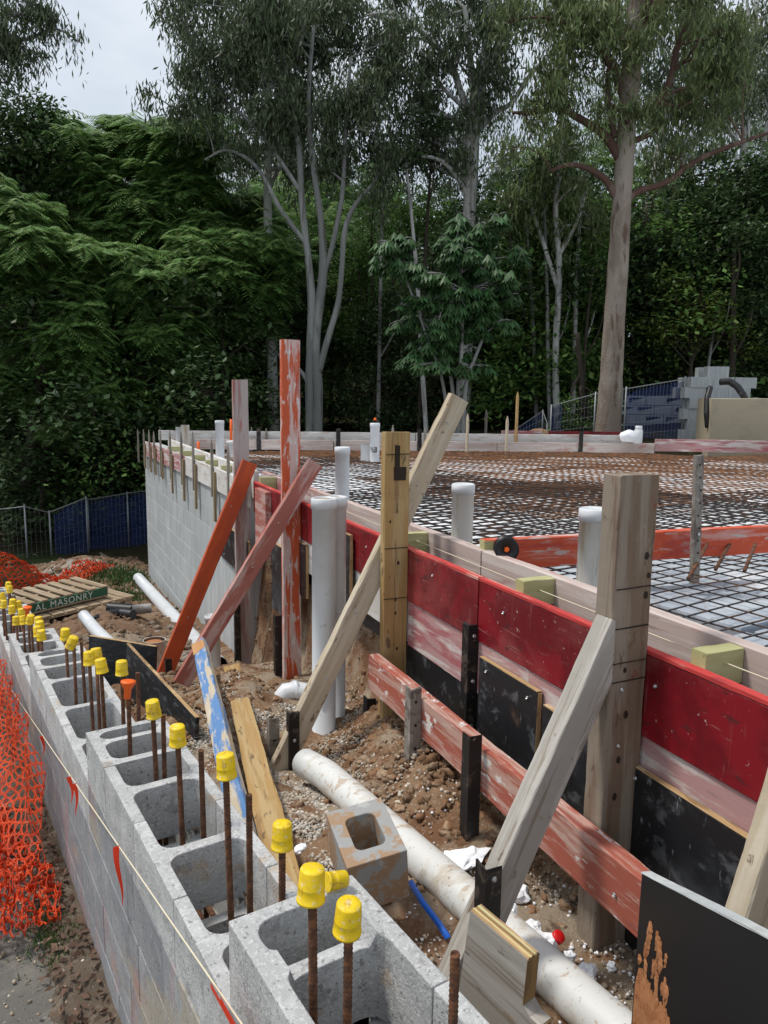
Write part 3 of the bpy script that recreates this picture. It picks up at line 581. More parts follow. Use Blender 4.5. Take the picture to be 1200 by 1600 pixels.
post(4.33, 1.236, 1.350, .045, -1.95, .355, 'orangeworn', 'tallest post, orange with flaking white patches')
post(5.66, 1.232, 1.348, .045, -2.35, .15, 'mauve', 'tall mauve grey flaking post left of the tallest orange post')
# ------------------------------------------------------------------ braces (vertical plane across the trench)
def brace(s, a, b, wy, wz, mt, label, screws=0, over0=0, over1=0, name='timber_brace'):
    p0 = ats(a[0], a[1], s); p1 = ats(b[0], b[1], s); d = (p1-p0).normalized(); p0 = p0-d*over0; p1 = p1+d*over1
    o = board(name, p0, p1, SD, wy, wz, MT[mt], bev=.003, warp=.003, label=label, cat='brace', group='raking braces')
    z = d.cross(SD).normalized()
    for i in range(screws): screw(o, p0+d*((p1-p0).length*(i+.6)/screws)-SD*(wy/2+.0012)+z*rnd.uniform(-.015, .015), -SD, .005)
    return o
gb = brace(1.40, (736, 1480), (886, 1145), .060, .085, 'graytimber', 'pale grey weathered brace leaning on the thick brown post', 0, .14, .30)
bm = bmesh.new(); bm.from_mesh(gb.data); iv = gb.matrix_world.inverted()      # plumb cut against the post
rr = bmesh.ops.bisect_plane(bm, geom=bm.verts[:]+bm.edges[:]+bm.faces[:], plane_co=iv @ SN(1.4, 1.229, 0), plane_no=iv.to_3x3() @ ND, clear_outer=True)
bmesh.ops.holes_fill(bm, edges=[q for q in rr['geom_cut'] if isinstance(q, bmesh.types.BMEdge)]); bm.to_mesh(gb.data); bm.free()
brace(2.88, (450, 1172), (716, 622), .045, .092, 'palewood', 'long pale brace passing behind the golden post', 6, .14, .0)
brace(4.27, (300, 1040), (492, 722), .045, .098, 'rosy', 'rosy flaking brace leaning past the tallest post', 5, .12, .0)
brace(5.60, (275, 1010), (390, 722), .045, .118, 'orange', 'bright orange painted brace leaning on the mauve post', 2, .30, .0)
brace(.86, (1170, 1440), (1215, 1295), .045, .085, 'palewood', 'short pale brace at the right edge behind the mud smeared sheet', 0, .12, .3)
# ------------------------------------------------------------------ salmon beam
wl = board('waler_beam', SN(2.80, 1.195, -1.145), SN(1.075, 1.195, -1.145), ND, .050, .150, MT['whalerred'], bev=.003, warp=.003, label='long salmon red beam lying along the formwork in front of the posts', cat='beam')
for s, z in ((1.25, -1.16), (1.6, -1.15), (1.15, -1.2), (2.2, -1.13)): screw(wl, SN(s, 1.169, z), N_)
# ------------------------------------------------------------------ steel angles with bolts
def angle(P, z0, z1, mt, label, w=.045, bolts=(), yaw=0):
    bm = bmesh.new(); t = .006; L = z1-z0
    pts = [(0, 0), (w, 0), (w, t), (t, t), (t, w), (0, w)]
    hi = []; lo = []
    for (x, y) in pts: lo.append(bm.verts.new((x, y, 0))); hi.append(bm.verts.new((x, y, L+rnd.uniform(-.004, .006))))
    bm.faces.new(hi); bm.faces.new(lo[::-1])
    for i in range(6): bm.faces.new((lo[i], lo[(i+1) % 6], hi[(i+1) % 6], hi[i]))
    bmesh.ops.recalc_face_normals(bm, faces=bm.faces)
    mw = Matrix.Translation(Vector((P.x, P.y, z0))) @ Matrix.Rotation(-AW+yaw, 4, 'Z')
    o = link('steel_angle', frombm('steel_angle', bm), MT[mt], None, mw); tag(o, label, 'steel peg', 'steel angle pegs')
    for z in bolts:
        q = mw @ Matrix.Translation((w*.5, -.0005, z-z0)) @ Matrix.Rotation(R_(90), 4, 'X'); V, F = lathe([(.008, 0), (.008, .004), (.005, .006), (.004, .004)], 6); link('bolt', MB().add(V, F).mesh('bolt'), MT['bolt'], o, q)
    for k in range(int(L/.09)):
        z = z0+.07+k*.09
        if any(abs(z-b) < .03 for b in bolts) or z > z1-.02: continue
        q = mw @ Matrix.Translation((w*.5, -.0004, z-z0)) @ Matrix.Rotation(R_(90), 4, 'X'); V, F = lathe([(.006, 0), (.006, .0008)], 8); link('hole', MB().add(V, F).mesh('hole'), MT['knot'], o, q)
    return o
angle(SN(2.215, 1.315), -1.35, -.79, 'steel', 'long dark steel angle bolted over the pink board', bolts=(-.83, -1.0, -1.17))
angle(SN(2.29, 1.125), -1.42, -1.03, 'cementsteel', 'cement coated steel angle standing in front of the salmon beam', bolts=())
angle(SN(1.86, 1.12), -1.47, -1.02, 'steel', 'dark steel angle in front of the salmon beam left of the grey brace')
angle(ats(452, 1155, 2.84)+ND*0, -1.6, -1.30, 'steel', 'short dark steel angle at the foot of the long pale brace', bolts=(-1.42,))
angle(ats(421, 1160, 2.95), -1.62, -1.36, 'cementsteel', 'small grey steel angle left of the foot of the long pale brace')
angle(ats(757, 1410, 1.335), -1.45, -1.07, 'steel', 'short black steel angle bolted to the foot of the grey brace', bolts=(-1.095,))
angle(SN(2.95, 1.23), -1.5, -1.34, 'steel', 'stub of black steel angle behind the golden post')
angle(ats(258, 1015, 5.3), -2.3, -1.86, 'steel', 'black steel angle right of the muddy stub pipe at the orange brace')
angle(ats(270, 1030, 5.1), -2.3, -1.93, 'steel', 'short steel angle right of the foot of the orange brace')
angle(ats(236, 1035, 5.0), -2.3, -1.90, 'steel', 'black steel angle in front of the muddy stub pipe')
angle(SN(5.58, 1.20), -2.3, -1.55, 'steel', 'black steel angle at the foot of the mauve post')
angle(SN(4.4, 1.20), -1.95, -1.35, 'steel', 'black steel angle at the foot of the tallest post')
# ------------------------------------------------------------------ pipes
def pipe(name, pts, r, mt, label, n=24, wall=.004, cat='pipe', cap=None, smooth=True, hollow=True, group=None):
    mb = MB(); mb.tube(pts, r, n, cap=not hollow)
    if hollow:
        V, F = tube_arrays(pts, r-wall, n); mb.add(V, [f[::-1] for f in F]); a = len(pts)*n; k = len(mb.V)//2
        for j in range(n):
            mb.F.append((j, (j+1) % n, k+(j+1) % n, k+j)); e_ = (len(pts)-1)*n; mb.F.append((e_+j, k+e_+j, k+e_+(j+1) % n, e_+(j+1) % n))
    o = link(name, mb.mesh(name, smooth), MT[mt]); return tag(o, label, cat, group)
def capat(parent, P, r, h, mt, z1):
    V, F = lathe([(r, -h), (r+.003, -h), (r+.003, 0), (r-.004, .004), (r-.006, -.001), (.001, -.001)], 28)
    q = Matrix.Translation(Vector((P.x, P.y, z1))); link('pipe_cap', MB().add(V, F).mesh('pipe_cap', True), MT[mt], parent, q)
stand = [(SN(3.10, 1.075), -1.75, -.432, .055), (SN(3.16, 1.155), -1.75, -.436, .046)]
for i, (P, z0, z1, r) in enumerate(stand):
    o = pipe('standpipe', [P+UZ*z0, P+UZ*z1], r, 'pvc', ['tall white standpipe with sand filled cap in front of the formwork', 'narrower white pipe strapped behind the tall standpipe'][i], 28)
    V, F = lathe([(r+.001, -.045), (r+.005, -.045), (r+.005, .0), (r+.001, .003), (r-.006, .003), (r-.007, -.012)], 28)
    link('collar', MB().add(V, F[:-1]).mesh('collar', True), MT['pvc'], o, Matrix.Translation(P+UZ*z1)); V, F = lathe([(r-.006, -.02), (r-.007, -.004), (.01, .001)], 20); link('sand_fill', MB().add(V, F).mesh('sand_fill', True), MT['gravel'], o, Matrix.Translation(P+UZ*z1))
def slabpipe(px, pyt, s, z0, r, mt, label, cap=True, n=28):
    P = ats(px, pyt, s); o = pipe('slab_pipe', [Vector((P.x, P.y, z0)), P], r, mt, label, n, group='white pipes rising through the slab')
    if cap: capat(o, P, r+.001, .045, 'pvc', P.z+.004)
    return o
slabpipe(724, 758, 3.17, -.95, .054, 'pvcstain', 'rust stained capped white pipe between the golden post and the cable drum')
slabpipe(929, 797, 2.20, -.95, .054, 'pvcstain', 'stained capped white pipe rising left of the thick brown post')
slabpipe(535, 700, 4.79, -.95, .050, 'pvc', 'capped white pipe behind the tall white standpipe')
slabpipe(586, 662, 7.95, -1, .055, 'pvc', 'taller white pipe with a tiny orange top and black scribble near the slab centre')
slabpipe(571, 694, 8.1, -1, .055, 'pvc', 'shorter white pipe beside the scribbled pipe', cap=False)
slabpipe(343, 658, 9.0, -1, .052, 'pvc', 'leaning white pipe near the back corner left of the mauve post')
slabpipe(289, 664, 10.2, -1, .056, 'pvcstain', 'stained white pipe behind the pegs at the back corner', cap=False)
slabpipe(279, 667, 10.4, -1, .040, 'pvc', 'thin white pipe at the far left of the back corner pipes', cap=False)
# scribble and orange tip belong to the tall pipe
tp = [o for o in bpy.data.objects if 'taller white pipe' in o.get('label', '')][0]
P = ats(586, 658, 7.95); V, F = lathe([(.018, 0), (.016, .02), (.004, .03)], 10); link('marker_tip', MB().add(V, F).mesh('marker_tip'), MT['orangecap'], tp, Matrix.Translation(P+UZ*.01))
mb = MB(); C0 = P-fwd*.0+UZ*-.33; td = Vector((-math.sin(YAW), -math.cos(YAW), 0))
pts = [C0+td*.058+rgt*(.035*math.sin(t*2.3)-.01)+UZ*(.03*math.sin(t*3.7+1)) for t in np.linspace(0, 4, 26)]
mb.tube(pts, .0035, 5); link('scribble', mb.mesh('scribble'), MT['ink'], tp)
# trench drain and others
pts = [Vector((1.235, y, -1.385-.012*(y-1)-.05*sm(2.3, 2.66, y))) for y in np.linspace(-.2, 2.50, 16)]
o = pipe('drain_pipe', pts, .056, 'pvcdirty', 'mud splashed white drain pipe lying along the trench under the braces', 32, .004)
P0 = atz(436, 1082, -1.50); P1 = P0+SN(-.10, .17, 0)
el = []
for t in np.linspace(0, 1, 9):
    a = t*math.pi/2; el.append(P0+(P1-P0)*(math.sin(a))+UZ*(-.13+.11*math.sin(a)*1.0-.0*(t))+SD*.0)
el = [P0+UZ*-.16, P0+UZ*-.09, P0+UZ*-.035+ND*.012, P0+ND*.04+UZ*-.005, P0+ND*.085+UZ*.0-SD*.01, P0+ND*.15-SD*.045-UZ*.01, P0+ND*.24-SD*.10-UZ*.05, P0+ND*.3-SD*.15-UZ*.12]
o = pipe('pipe_elbow', el, .050, 'pvc', 'white pipe elbow curving out of the soil beside the tall white standpipe', 20, group=None)
link('coupling_ring', MB().tube([el[4]-ND*.012, el[4]+ND*.012], .054, 20).mesh('coupling_ring', True), MT['pvc'], o)
o = pipe('pipe_elbow', [atz(342, 1078, -1.9)-UZ*.1, atz(342, 1078, -1.9), atz(342, 1078, -1.9)+ND*.05+UZ*.04, atz(342, 1078, -1.9)+ND*.16], .045, 'pvc', 'small white pipe bend half buried behind the blue streaked timber', 16)
P = ats(396/1.0-64, 962, 5.75); o = pipe('standpipe', [Vector((P.x, P.y, -2.5)), P], .058, 'pvc', 'short white pipe standing behind the crossed braces', 20); capat(o, P, .059, .03, 'pvc', P.z)
a = [atz(x, y, z) for x, y, z in ((216, 903, -2.62), (252, 943, -2.50), (290, 985, -2.36), (342, 1040, -2.16))]
o = pipe('drain_pipe', a, .075, 'pvc', 'long pale drain pipe lying along the foot of the tall block wall', 20)
for f in ():
    q = a[0].lerp(a[3], f); d = (a[3]-a[0]).normalized(); link('pipe_strap', MB().tube([q-d*.010, q+d*.010], .0775, 20).mesh('pipe_strap'), MT['pvc'], o)
a = [atz(131, 962, -2.1), atz(150, 985, -2.06), atz(175, 1010, -2.0), atz(190, 1030, -1.98)]
pipe('drain_pipe', a, .055, 'pvc', 'short cut white pipe pointing at the pallet behind the black sheets', 18)
def corr(pts, r, label):
    P = [Vector(p) for p in pts]; out = []; rr = []
    n = 60
    for i in range(n+1):
        t = i/n*(len(P)-1); k = min(int(t), len(P)-2); out.append(P[k].lerp(P[k+1], t-k)); rr.append(r*(1+.07*(i % 2)))
    mb = MB(); mb.tube(out, rr, 16); return tag(link('corrugated_pipe', mb.mesh('corrugated_pipe', True), MT['blackpipe']), label, 'pipe', 'black pipes by the pallets')
corr([atz(170, 950, -2.15), atz(208, 953, -2.15)], .055, 'straight black corrugated pipe lying behind the curved black one')
corr([atz(148, 972, -2.15), atz(158, 966, -2.15), atz(170, 961, -2.15), atz(188, 958, -2.15), atz(208, 961, -2.15)], .052, 'curved black corrugated pipe lying nearest the cut white pipe')
pipe('grey_pipe', [atz(206, 953, -2.13), atz(236, 950, -2.13)], .05, 'greypipe', 'dull grey pipe joined to the black pipes by the tall wall', 16)
pp = atz(222+20, 1030, -2.05); o = pipe('pipe_stub', [pp-UZ*.25, pp+UZ*.16], .088, 'pvcdirty', 'wide muddy stub of white pipe standing at the foot of the orange brace', 28, .006)
link('concrete_fill', MB().add(*lathe([(.08, 0), (.05, .006), (.01, .008)], 20)).mesh('concrete_fill', True), MT['mud'], o, Matrix.Translation(pp+UZ*.14))
# ================================================================== SLAB
def farline(n): return 11.05-(n-1.5)*.352 if n < 8.3 else 8.655-(n-8.3)*.5
def inslab(x, y, mrg=.06):
    s, n = tosn(x, y); return n > 1.50+mrg and .3 < s < farline(n)-mrg-.1 and n < 14
V = []; Fq = []
poly = [(.3, 1.53), (10.9, 1.53)]+[(farline(n)-.02, n) for n in (2, 4, 6, 8.3, 10, 12, 14)]+[(.3, 14)]
bm = bmesh.new(); vs = [bm.verts.new(SN(s, n, -.97)) for s, n in poly]; bm.faces.new(vs); bm.normal_update()
if bm.faces[:][0].normal.z < 0: bmesh.ops.reverse_faces(bm, faces=bm.faces)
tag(link('slab_base', frombm('slab_base', bm), MT['farsoil']), kind='structure')
pod = None; c = 0
bmx = bmesh.new(); box(bmx, -.53, .53, -.53, .53, -.16, 0, .012, 2); pm = frombm('foam_pod', bmx); pm.materials.append(MT['foam'])
for i in range(-2, 14):
    for j in range(-3, 12):
        x, y = 1.9+i*1.10, .9+j*1.10
        if x < 1.5 or not all(inslab(x+a, y+b, -.04) for a in (-.5, .5) for b in (-.5, .5)):
            if not inslab(x, y, .1): continue
            # trimmed pod along the edge
            bm = bmesh.new(); box(bm, -.53, .53, -.53, .53, -.16, 0)
            for cut_n, sgn in ((1.56, 1),):
                co = SN(5, cut_n)-Vector((x, y, 0)); co.z = 0
                bmesh.ops.bisect_plane(bm, geom=bm.verts[:]+bm.edges[:]+bm.faces[:], plane_co=co, plane_no=ND, clear_inner=True)
            for (p0, p1) in ((SN(11.05, 1.5), SN(8.655, 8.3)), (SN(8.655, 8.3), SN(5.8, 14))):
                d = (p1-p0).normalized(); no = Vector((-d.y, d.x, 0)); no = no if no.dot(SD) > 0 else -no
                if (p0.x-.3 < x < p1.x+.3): bmesh.ops.bisect_plane(bm, geom=bm.verts[:]+bm.edges[:]+bm.faces[:], plane_co=p0-no*.1-Vector((x, y, 0)), plane_no=no, clear_outer=True)
            if not bm.faces: bm.free(); continue
            o = link('foam_pod', frombm('foam_pod', bm), MT['foam'])
        else:
            o = bpy.data.objects.new('foam_pod', pm); COL.objects.link(o)
        if tosn(x, y)[0] < 2.6: o.material_slots[0].link = 'OBJECT'; o.material_slots[0].material = MT['membrane']
        o.location = (x, y, -.785+rnd.uniform(-.004, .004)); o.rotation_euler.z = rnd.uniform(-.006, .006)
        tag(o, 'pale square foam pod lying under the steel mesh of the slab', 'foam pod', 'foam pods under the slab mesh')
def wiremesh(name, x0, x1, y0, y1, dx, dy, r, z, mt, label, rot=0, group='reinforcing mesh sheets'):
    mb = MB(); cx, cy = (x0+x1)/2, (y0+y1)/2; c, s_ = math.cos(rot), math.sin(rot)
    def tr(x, y): u, v = x-cx, y-cy; return cx+u*c-v*s_, cy+u*s_+v*c
    def run(f, a, b, zz):
        st = .2; k = int((b-a)/st); seg = []
        for i in range(k+1):
            t = a+(b-a)*i/k; x, y = tr(*f(t))
            if inslab(x, y): seg.append((x, y, zz+.006*math.sin(x*2.1+y*1.3)+.003*math.sin(x*9+y*7)))
            if not inslab(x, y) or i == k:
                if len(seg) > 1: mb.tube(seg, r, 4)
                seg = []
    x = x0
    while x < x1: xx = x+rnd.uniform(-.003, .003); run(lambda t, xx=xx: (xx, t), y0, y1, z); x += dx
    y = y0
    while y < y1: yy = y+rnd.uniform(-.003, .003); run(lambda t, yy=yy: (t, yy), x0, x1, z+r*1.9); y += dy
    if mb.V: tag(link(name, mb.mesh(name), MT[mt]), label, 'steel mesh', group)
W_ = wiremesh
W_('steel_mesh', 1.5, 6.2, .3, 2.35, .11, .078, .0032, -.700, 'darkwire', 'nearest dark steel mesh sheet over foam right of the thick brown post')
#W_('steel_mesh', 2.4, 6.0, .4, 2.3, .10, .15, .0035, -.742, 'darkwire', 'lower dark mesh layer on the grey membrane right of the thick brown post', .10)
W_('steel_mesh', 1.5, 5.2, 2.2, 4.9, .13, .105, .0042, -.708, 'darkwire', 'dark steel mesh sheet around the stained pipe behind the cable drum', .01)
W_('steel_mesh', 2.2, 5.5, 2.7, 5.2, .12, .095, .0045, -.735, 'darkwire', 'lower dark mesh layer beneath the one around the stained pipe', -.03)
W_('steel_mesh', 1.7, 4.6, 4.8, 8.2, .12, .11, .004, -.700, 'darkwire', 'dark mesh sheet around the tall capped pipe left of the golden post', .012)
W_('steel_mesh', 3.4, 7.8, 3.3, 5.9, .10, .10, .0048, -.716, 'rustwire', 'rusty mesh sheet in the middle of the slab', -.02)
#W_('steel_mesh', 3.0, 7.0, 4.0, 5.6, .13, .09, .005, -.745, 'rustwire', 'lower rusty mesh layer in the middle of the slab', .03)
W_('steel_mesh', 5.1, 9.6, 1.3, 3.6, .12, .11, .0042, -.705, 'darkwire', 'dark mesh sheet crossing under the orange cross board', -.012)
W_('steel_mesh', 4.4, 9.2, 5.7, 7.3, .11, .1, .0045, -.708, 'rustwire', 'rust brown mesh sheet behind the middle of the slab', .015)
#W_('steel_mesh', 3.6, 8.5, 5.6, 6.5, .09, .12, .005, -.74, 'darkwire', 'lower dark mesh layer behind the rusty middle sheet', .0)
W_('steel_mesh', 7.6, 12.5, 2.9, 6.2, .12, .1, .0045, -.700, 'rustwire', 'rusty mesh sheet towards the right end of the back edge', .01)
W_('steel_mesh', 2.9, 8.4, 7.2, 9.4, .11, .1, .005, -.712, 'rustwire', 'bright rust mesh sheet along the back edge boards', -.01)
#W_('steel_mesh', 2.6, 6.6, 7.0, 10.8, .13, .12, .004, -.742, 'rustwire', 'lower rust mesh layer along the back edge boards', .02)
W_('steel_mesh', 8.5, 13, .3, 3.2, .14, .13, .004, -.71, 'darkwire', 'far right dark mesh sheet beyond the timber upright')
# bars lying loose under the orange board
for i, (a, b) in enumerate((((1075, 905), (1105, 850)), ((1118, 890), (1143, 845)), ((1163, 893), (1180, 850)))):
    p, q = atz(a[0], a[1], -.69), atz(b[0], b[1], -.60); mb = MB(); mb.tube([p, q], .008, 8)
    tag(link('loose_bar', mb.mesh('loose_bar', True), MT['rebar']), ['left', 'middle', 'right'][i]+' loose rusty bar poking out under the orange cross board', 'steel bar', 'loose bars under the cross board')
# cross board, upright peg, cable drum
p0 = SN(2.49, 1.56, -.585); p1 = atz(1230, 840, -.60); q0 = SN(2.49, 1.53, -.60); q1 = Vector((p1.x, p1.y, -.60)); q1 = q0+(q1-q0)*2.0
xb = board('cross_board', q0, q1, SD, .045, .125, MT['orangered'], bev=.003, label='orange and red flaking cross board lying on the slab mesh', cat='board')
board('end_grain', q0-ND*.003, q0+(q1-q0).normalized()*.035, SD, .047, .122, MT['packer'], xb)
P = ats(1086, 893, 2.25); T = ats(1092, 711, 2.25)
up_ = board('timber_upright', P-UZ*.05, T, ND, .040, .022, MT['cementsteel'], bev=.002, label='grey holed upright stake standing on the mesh in front of the cross board', cat='stake')
for z in np.linspace(.06, .92, 9):
    q = P.lerp(T, z)+Vector((0, 0, 0))-SD*.0122+ND*rnd.uniform(-.006, .006); V, F = lathe([(.005, 0), (.004, .0012)], 8); qq = (-SD).to_track_quat('Z', 'Y').to_matrix().to_4x4(); qq.translation = q; link('hole', MB().add(V, F).mesh('hole'), MT['knot'], up_, qq)
screw(up_, P.lerp(T, .33)-SD*.0125, -SD, .008)
C = ats(791, 857, 2.36); ax = (-SD*.9-ND*.45).normalized(); q = ax.to_track_quat('Z', 'Y').to_matrix().to_4x4(); q.translation = C-ax*.03
dr = link('cable_drum', MB().add(*lathe([(.014, 0), (.046, 0), (.047, .006), (.022, .009), (.022, .046), (.047, .049), (.046, .056), (.038, .053), (.016, .053), (.016, .045)], 32)).mesh('cable_drum', True), MT['blackpipe'], None, q); tag(dr, 'small black plastic reel standing on the inner edge board', 'reel')
link('hub', MB().add(*lathe([(.0125, .046), (.010, .056), (.005, .058)], 5)).mesh('hub'), MT['orangecap'], dr, q)
# string line along the formwork
mb = MB(); mb.tube([SN(s, 1.44, -.600-.012*math.sin((s-.3)/3.8*math.pi)) for s in np.linspace(.3, 4.1, 14)], .0016, 5)
tag(link('string_line', mb.mesh('string_line', True), MT['string']), 'pale string line stretched between the red boards and the inner edge board', 'string')
# far edge boards
def fp(n): return farline(n)
def feb(n0, n1, off, z0, z1, th, mt, label):
    a = SN(fp(n0+.001)+off, n0, (z0+z1)/2); b = SN(fp(n1-.001)+off, n1, (z0+z1)/2)
    board('edge_board', a, b, SD, th, z1-z0, MT[mt], label=label, cat='edge board', group='back edge boards', warp=.003)
for n0, n1, lb in ((1.5, 3.7, 'left'), (3.71, 6.0, 'middle'), (6.01, 8.29, 'right')):
    feb(n0, n1, 0, -.72, -.575, .035, 'palepink', 'lower pinkish back edge board, %s of three' % lb)
for n0, n1, lb in ((1.35, 4.9, 'left'), (4.91, 8.2, 'right')):
    feb(n0, n1, .14, -.60, -.46, .035, 'whiteboard', 'upper whitish back edge board, %s of two' % lb)
feb(8.3, 10.2, 0, -.69, -.505, .04, 'pink', 'red patched back edge board in front of the tan sheeting')
feb(10.21, 13, 0, -.69, -.505, .04, 'pink', 'farthest right back edge board below the tan sheeting')
feb(7.0, 8.1, .45, -.54, -.42, .04, 'red', 'short red board lying behind the back edge beside the white bag'); feb(6.3, 6.9, .45, -.54, -.42, .04, 'pink', 'short pink board left of the red one behind the back edge')
for i, px in enumerate((404, 528, 655, 907)):
    n = 2.0
    for _ in range(8):
        P = ats(px, 690, 1); d = ray(px, 690); s = fp(n)-.02; n = (d*(s/d.dot(SD))).dot(ND)
    b = board('steel_bracket', SN(fp(n)-.03, n, -.74), SN(fp(n)-.03, n, -.40), ND, .06, .03, MT['steel'], label='black steel bracket gripping the back edge boards, %s from the left' % ORD[i].replace('nearest', 'first'), cat='bracket', group='brackets on the back edge')
for i, (px, pt, f, mt) in enumerate(((416, 669, 10.9, 'oldpeg'), (393, 667, 11.2, 'oldpeg'), (614, 664, 10.9, 'oldpeg'), (664, 667, 10.9, 'oldpeg'), (731, 646, 10.9, 'palewood'), (793, 650, 11, 'palewood'), (809, 612, 11.2, 'tan'), (760, 640, 12.5, 'oldpeg'))):
    T = atd(px, pt, f); o = link('timber_stake', pegmesh(T.z+1.15-.06, .04, .03), MT[mt], None, frame(Vector((T.x, T.y, -1.15)), T, ND)); tag(o, ['short grey stake beside the first black bracket', 'grey stake behind the mauve post gap', 'grey stake behind the golden post', 'grey stake right of the golden post top', 'pale stake seen right of the long pale brace top', 'pale stake left of the tall rusty bar', 'tall rusty brown stake beyond the back edge', 'thin grey stake beyond the back edge by the blue cloth'][i], 'stake')
for (px, y0, y1, f, lb) in ((361, 655, 693, 9.3, 'thin orange rod left of the mauve post'), (310, 690, 706, 9.0, 'short orange stub beside the leaning white pipe')):
    a, b = atd(px, y1+8, f), atd(px, y0, f); mb = MB(); mb.tube([a, b], .016, 10); tag(link('orange_conduit', mb.mesh('orange_conduit', True), MT['orangecap']), lb, 'conduit')
T = atd(367, 710, 9.2); o = link('paint_tub', MB().add(*lathe([(.09, 0), (.10, .17), (.103, .17), (.103, .2), (.09, .205)], 20)).mesh('paint_tub', True), MT['pvc'], None, Matrix.Translation((T.x, T.y, -.71))); tag(o, 'white tub on the mesh left of the mauve post', 'tub')
T = atd(997, 686, 10.8); o = link('jar', MB().add(*lathe([(.06, 0), (.06, .19), (.045, .21), (.05, .215), (.05, .25), (.04, .252)], 18)).mesh('jar', True), MT['pvc'], None, Matrix.Translation((T.x, T.y, -.55))); tag(o, 'white lidded jar standing on the back edge board by the white bag', 'jar')
bm = bmesh.new(); bmesh.ops.create_icosphere(bm, subdivisions=3, radius=.115)
for v in bm.verts: v.co = Vector((v.co.x*1.5, v.co.y, max(v.co.z, -.08)*.9))*(1+.25*fbm(v.co.x*7, v.co.y*7, v.co.z*7))
T = atd(983, 688, 11.1); tag(link('plastic_bag', frombm('plastic_bag', bm, True), MT['foambit'], None, Matrix.Translation((T.x, T.y, -.47))), 'crumpled white plastic bag on the red board behind the back edge', 'bag')

# ================================================================== LOOSE THINGS IN THE TRENCH
# half block
bm = bmesh.new(); hx, hy, hz = .095, .095, .10
P = []
def ringpts(a, b, r, k=4):
    out = []
    for cx, cy, a0 in ((a-r, b-r, 0), (-a+r, b-r, 90), (-a+r, -b+r, 180), (a-r, -b+r, 270)):
        for i in range(k+1): out.append((cx+r*math.cos(R_(a0+90*i/k)), cy+r*math.sin(R_(a0+90*i/k))))
    return out
oo = ringpts(.097, .125, .004); ii = ringpts(.050, .072, .024)
def hollowbox(oo, ii, z0, z1):
    bm = bmesh.new(); R = [[bm.verts.new((x, y, z)) for x, y in pp_] for pp_, z in ((oo, z0), (oo, z1), (ii, z1), (ii, z0))]; k = len(oo)
    for a in range(4):
        for i in range(k): bm.faces.new((R[a][i], R[a][(i+1) % k], R[(a+1) % 4][(i+1) % k], R[(a+1) % 4][i]))
    bmesh.ops.recalc_face_normals(bm, faces=bm.faces); return bm
hb = link('half_block', frombm('half_block', hollowbox(oo, ii, -.095, .095)), MT['mudblock'])
Cb = ray(573, 1334); Cb = Cb*(2.27/Cb.length); hb.matrix_world = Matrix.Translation(Cb) @ Matrix.Rotation(R_(-14), 4, 'Z') @ Matrix.Rotation(R_(-7), 4, 'Y') @ Matrix.Rotation(R_(10), 4, 'X') @ Matrix.Scale(.86, 4)
bev(hb, .004); tag(hb, 'loose muddy half block resting against the drain pipe', 'block')
# leaning timbers
def timber(a, b, wy, wz, side, mt, label):
    return board('timber_offcut', a, b, side, wy, wz, MT[mt], bev=.003, warp=.004, label=label, cat='timber')
a = atx(311, 1006, 1.30); b = atx(372, 1262, .86)
tb = timber(b+(b-a)*.12, a, .075, .04, (rgt*.75+UZ*.45-fwd*.2).normalized(), 'bluetimber', 'pale timber streaked blue with an orange end leaning out of the trench')
d = (a-b).normalized(); board('painted_end', a-d*.17, a+d*.001, (rgt*.75+UZ*.45-fwd*.2).normalized(), .078, .043, MT['orangetip'], tb)
a = atz(362, 1044, -1.52); b = atz(452, 1395, -1.36)
timber(b+(b-a)*.02, a, .095, .04, (ND*.95+UZ*.15).normalized(), 'tan', 'tan timber length lying between the block wall and the gravel')
# black sheets standing along the wall
def slab3(name, pts, th, mt, label, cat, dirn=None):
    """quad sheet given four top/bottom corners (TL,TR,BR,BL), thickened"""
    TL, TR, BR, BL = pts; nrm = (TR-TL).cross(BL-TL).normalized(); bm = bmesh.new()
    f = [bm.verts.new(p) for p in pts]; k = [bm.verts.new(p+nrm*th) for p in pts]
    bm.faces.new(f); bm.faces.new(k[::-1])
    for i in range(4): bm.faces.new((f[i], f[(i+1) % 4], k[(i+1) % 4], k[i]))
    bmesh.ops.recalc_face_normals(bm, faces=bm.faces)
    org = BL.copy(); X = (TR-TL).normalized(); Z = X.cross((TL-BL)).normalized(); Y = Z.cross(X); mw = Matrix((X, Y, Z)).transposed().to_4x4(); mw.translation = org; inv = mw.inverted()
    for v in bm.verts: v.co = inv @ v.co
    o = link(name, frombm(name, bm), MT[mt], None, mw); tag(o, label, cat); return o, nrm
def ply(a, b, h, tilt, lb, th=.017, mt='black'):
    dn = Vector((tilt, 0, -h)); o, nrm = slab3('formply_sheet', (a, b, b+dn, a+dn), th, mt, lb, 'formply sheet')
    u = (b-a).normalized(); c = nrm*th/2; board('edge', a+c+UZ*.002, b+c+UZ*.002, nrm, th+.002, .004, MT['plyedge'], o); return o
ply(atz(139, 994, -1.52), atz(243, 1011, -1.50), .30, -.02, 'farther black formply sheet on edge behind the block wall')
ply(atz(198, 1006, -1.45), atz(306, 1122, -1.42), .32, -.03, 'nearer black formply sheet on edge with pale top beside the capped bars')
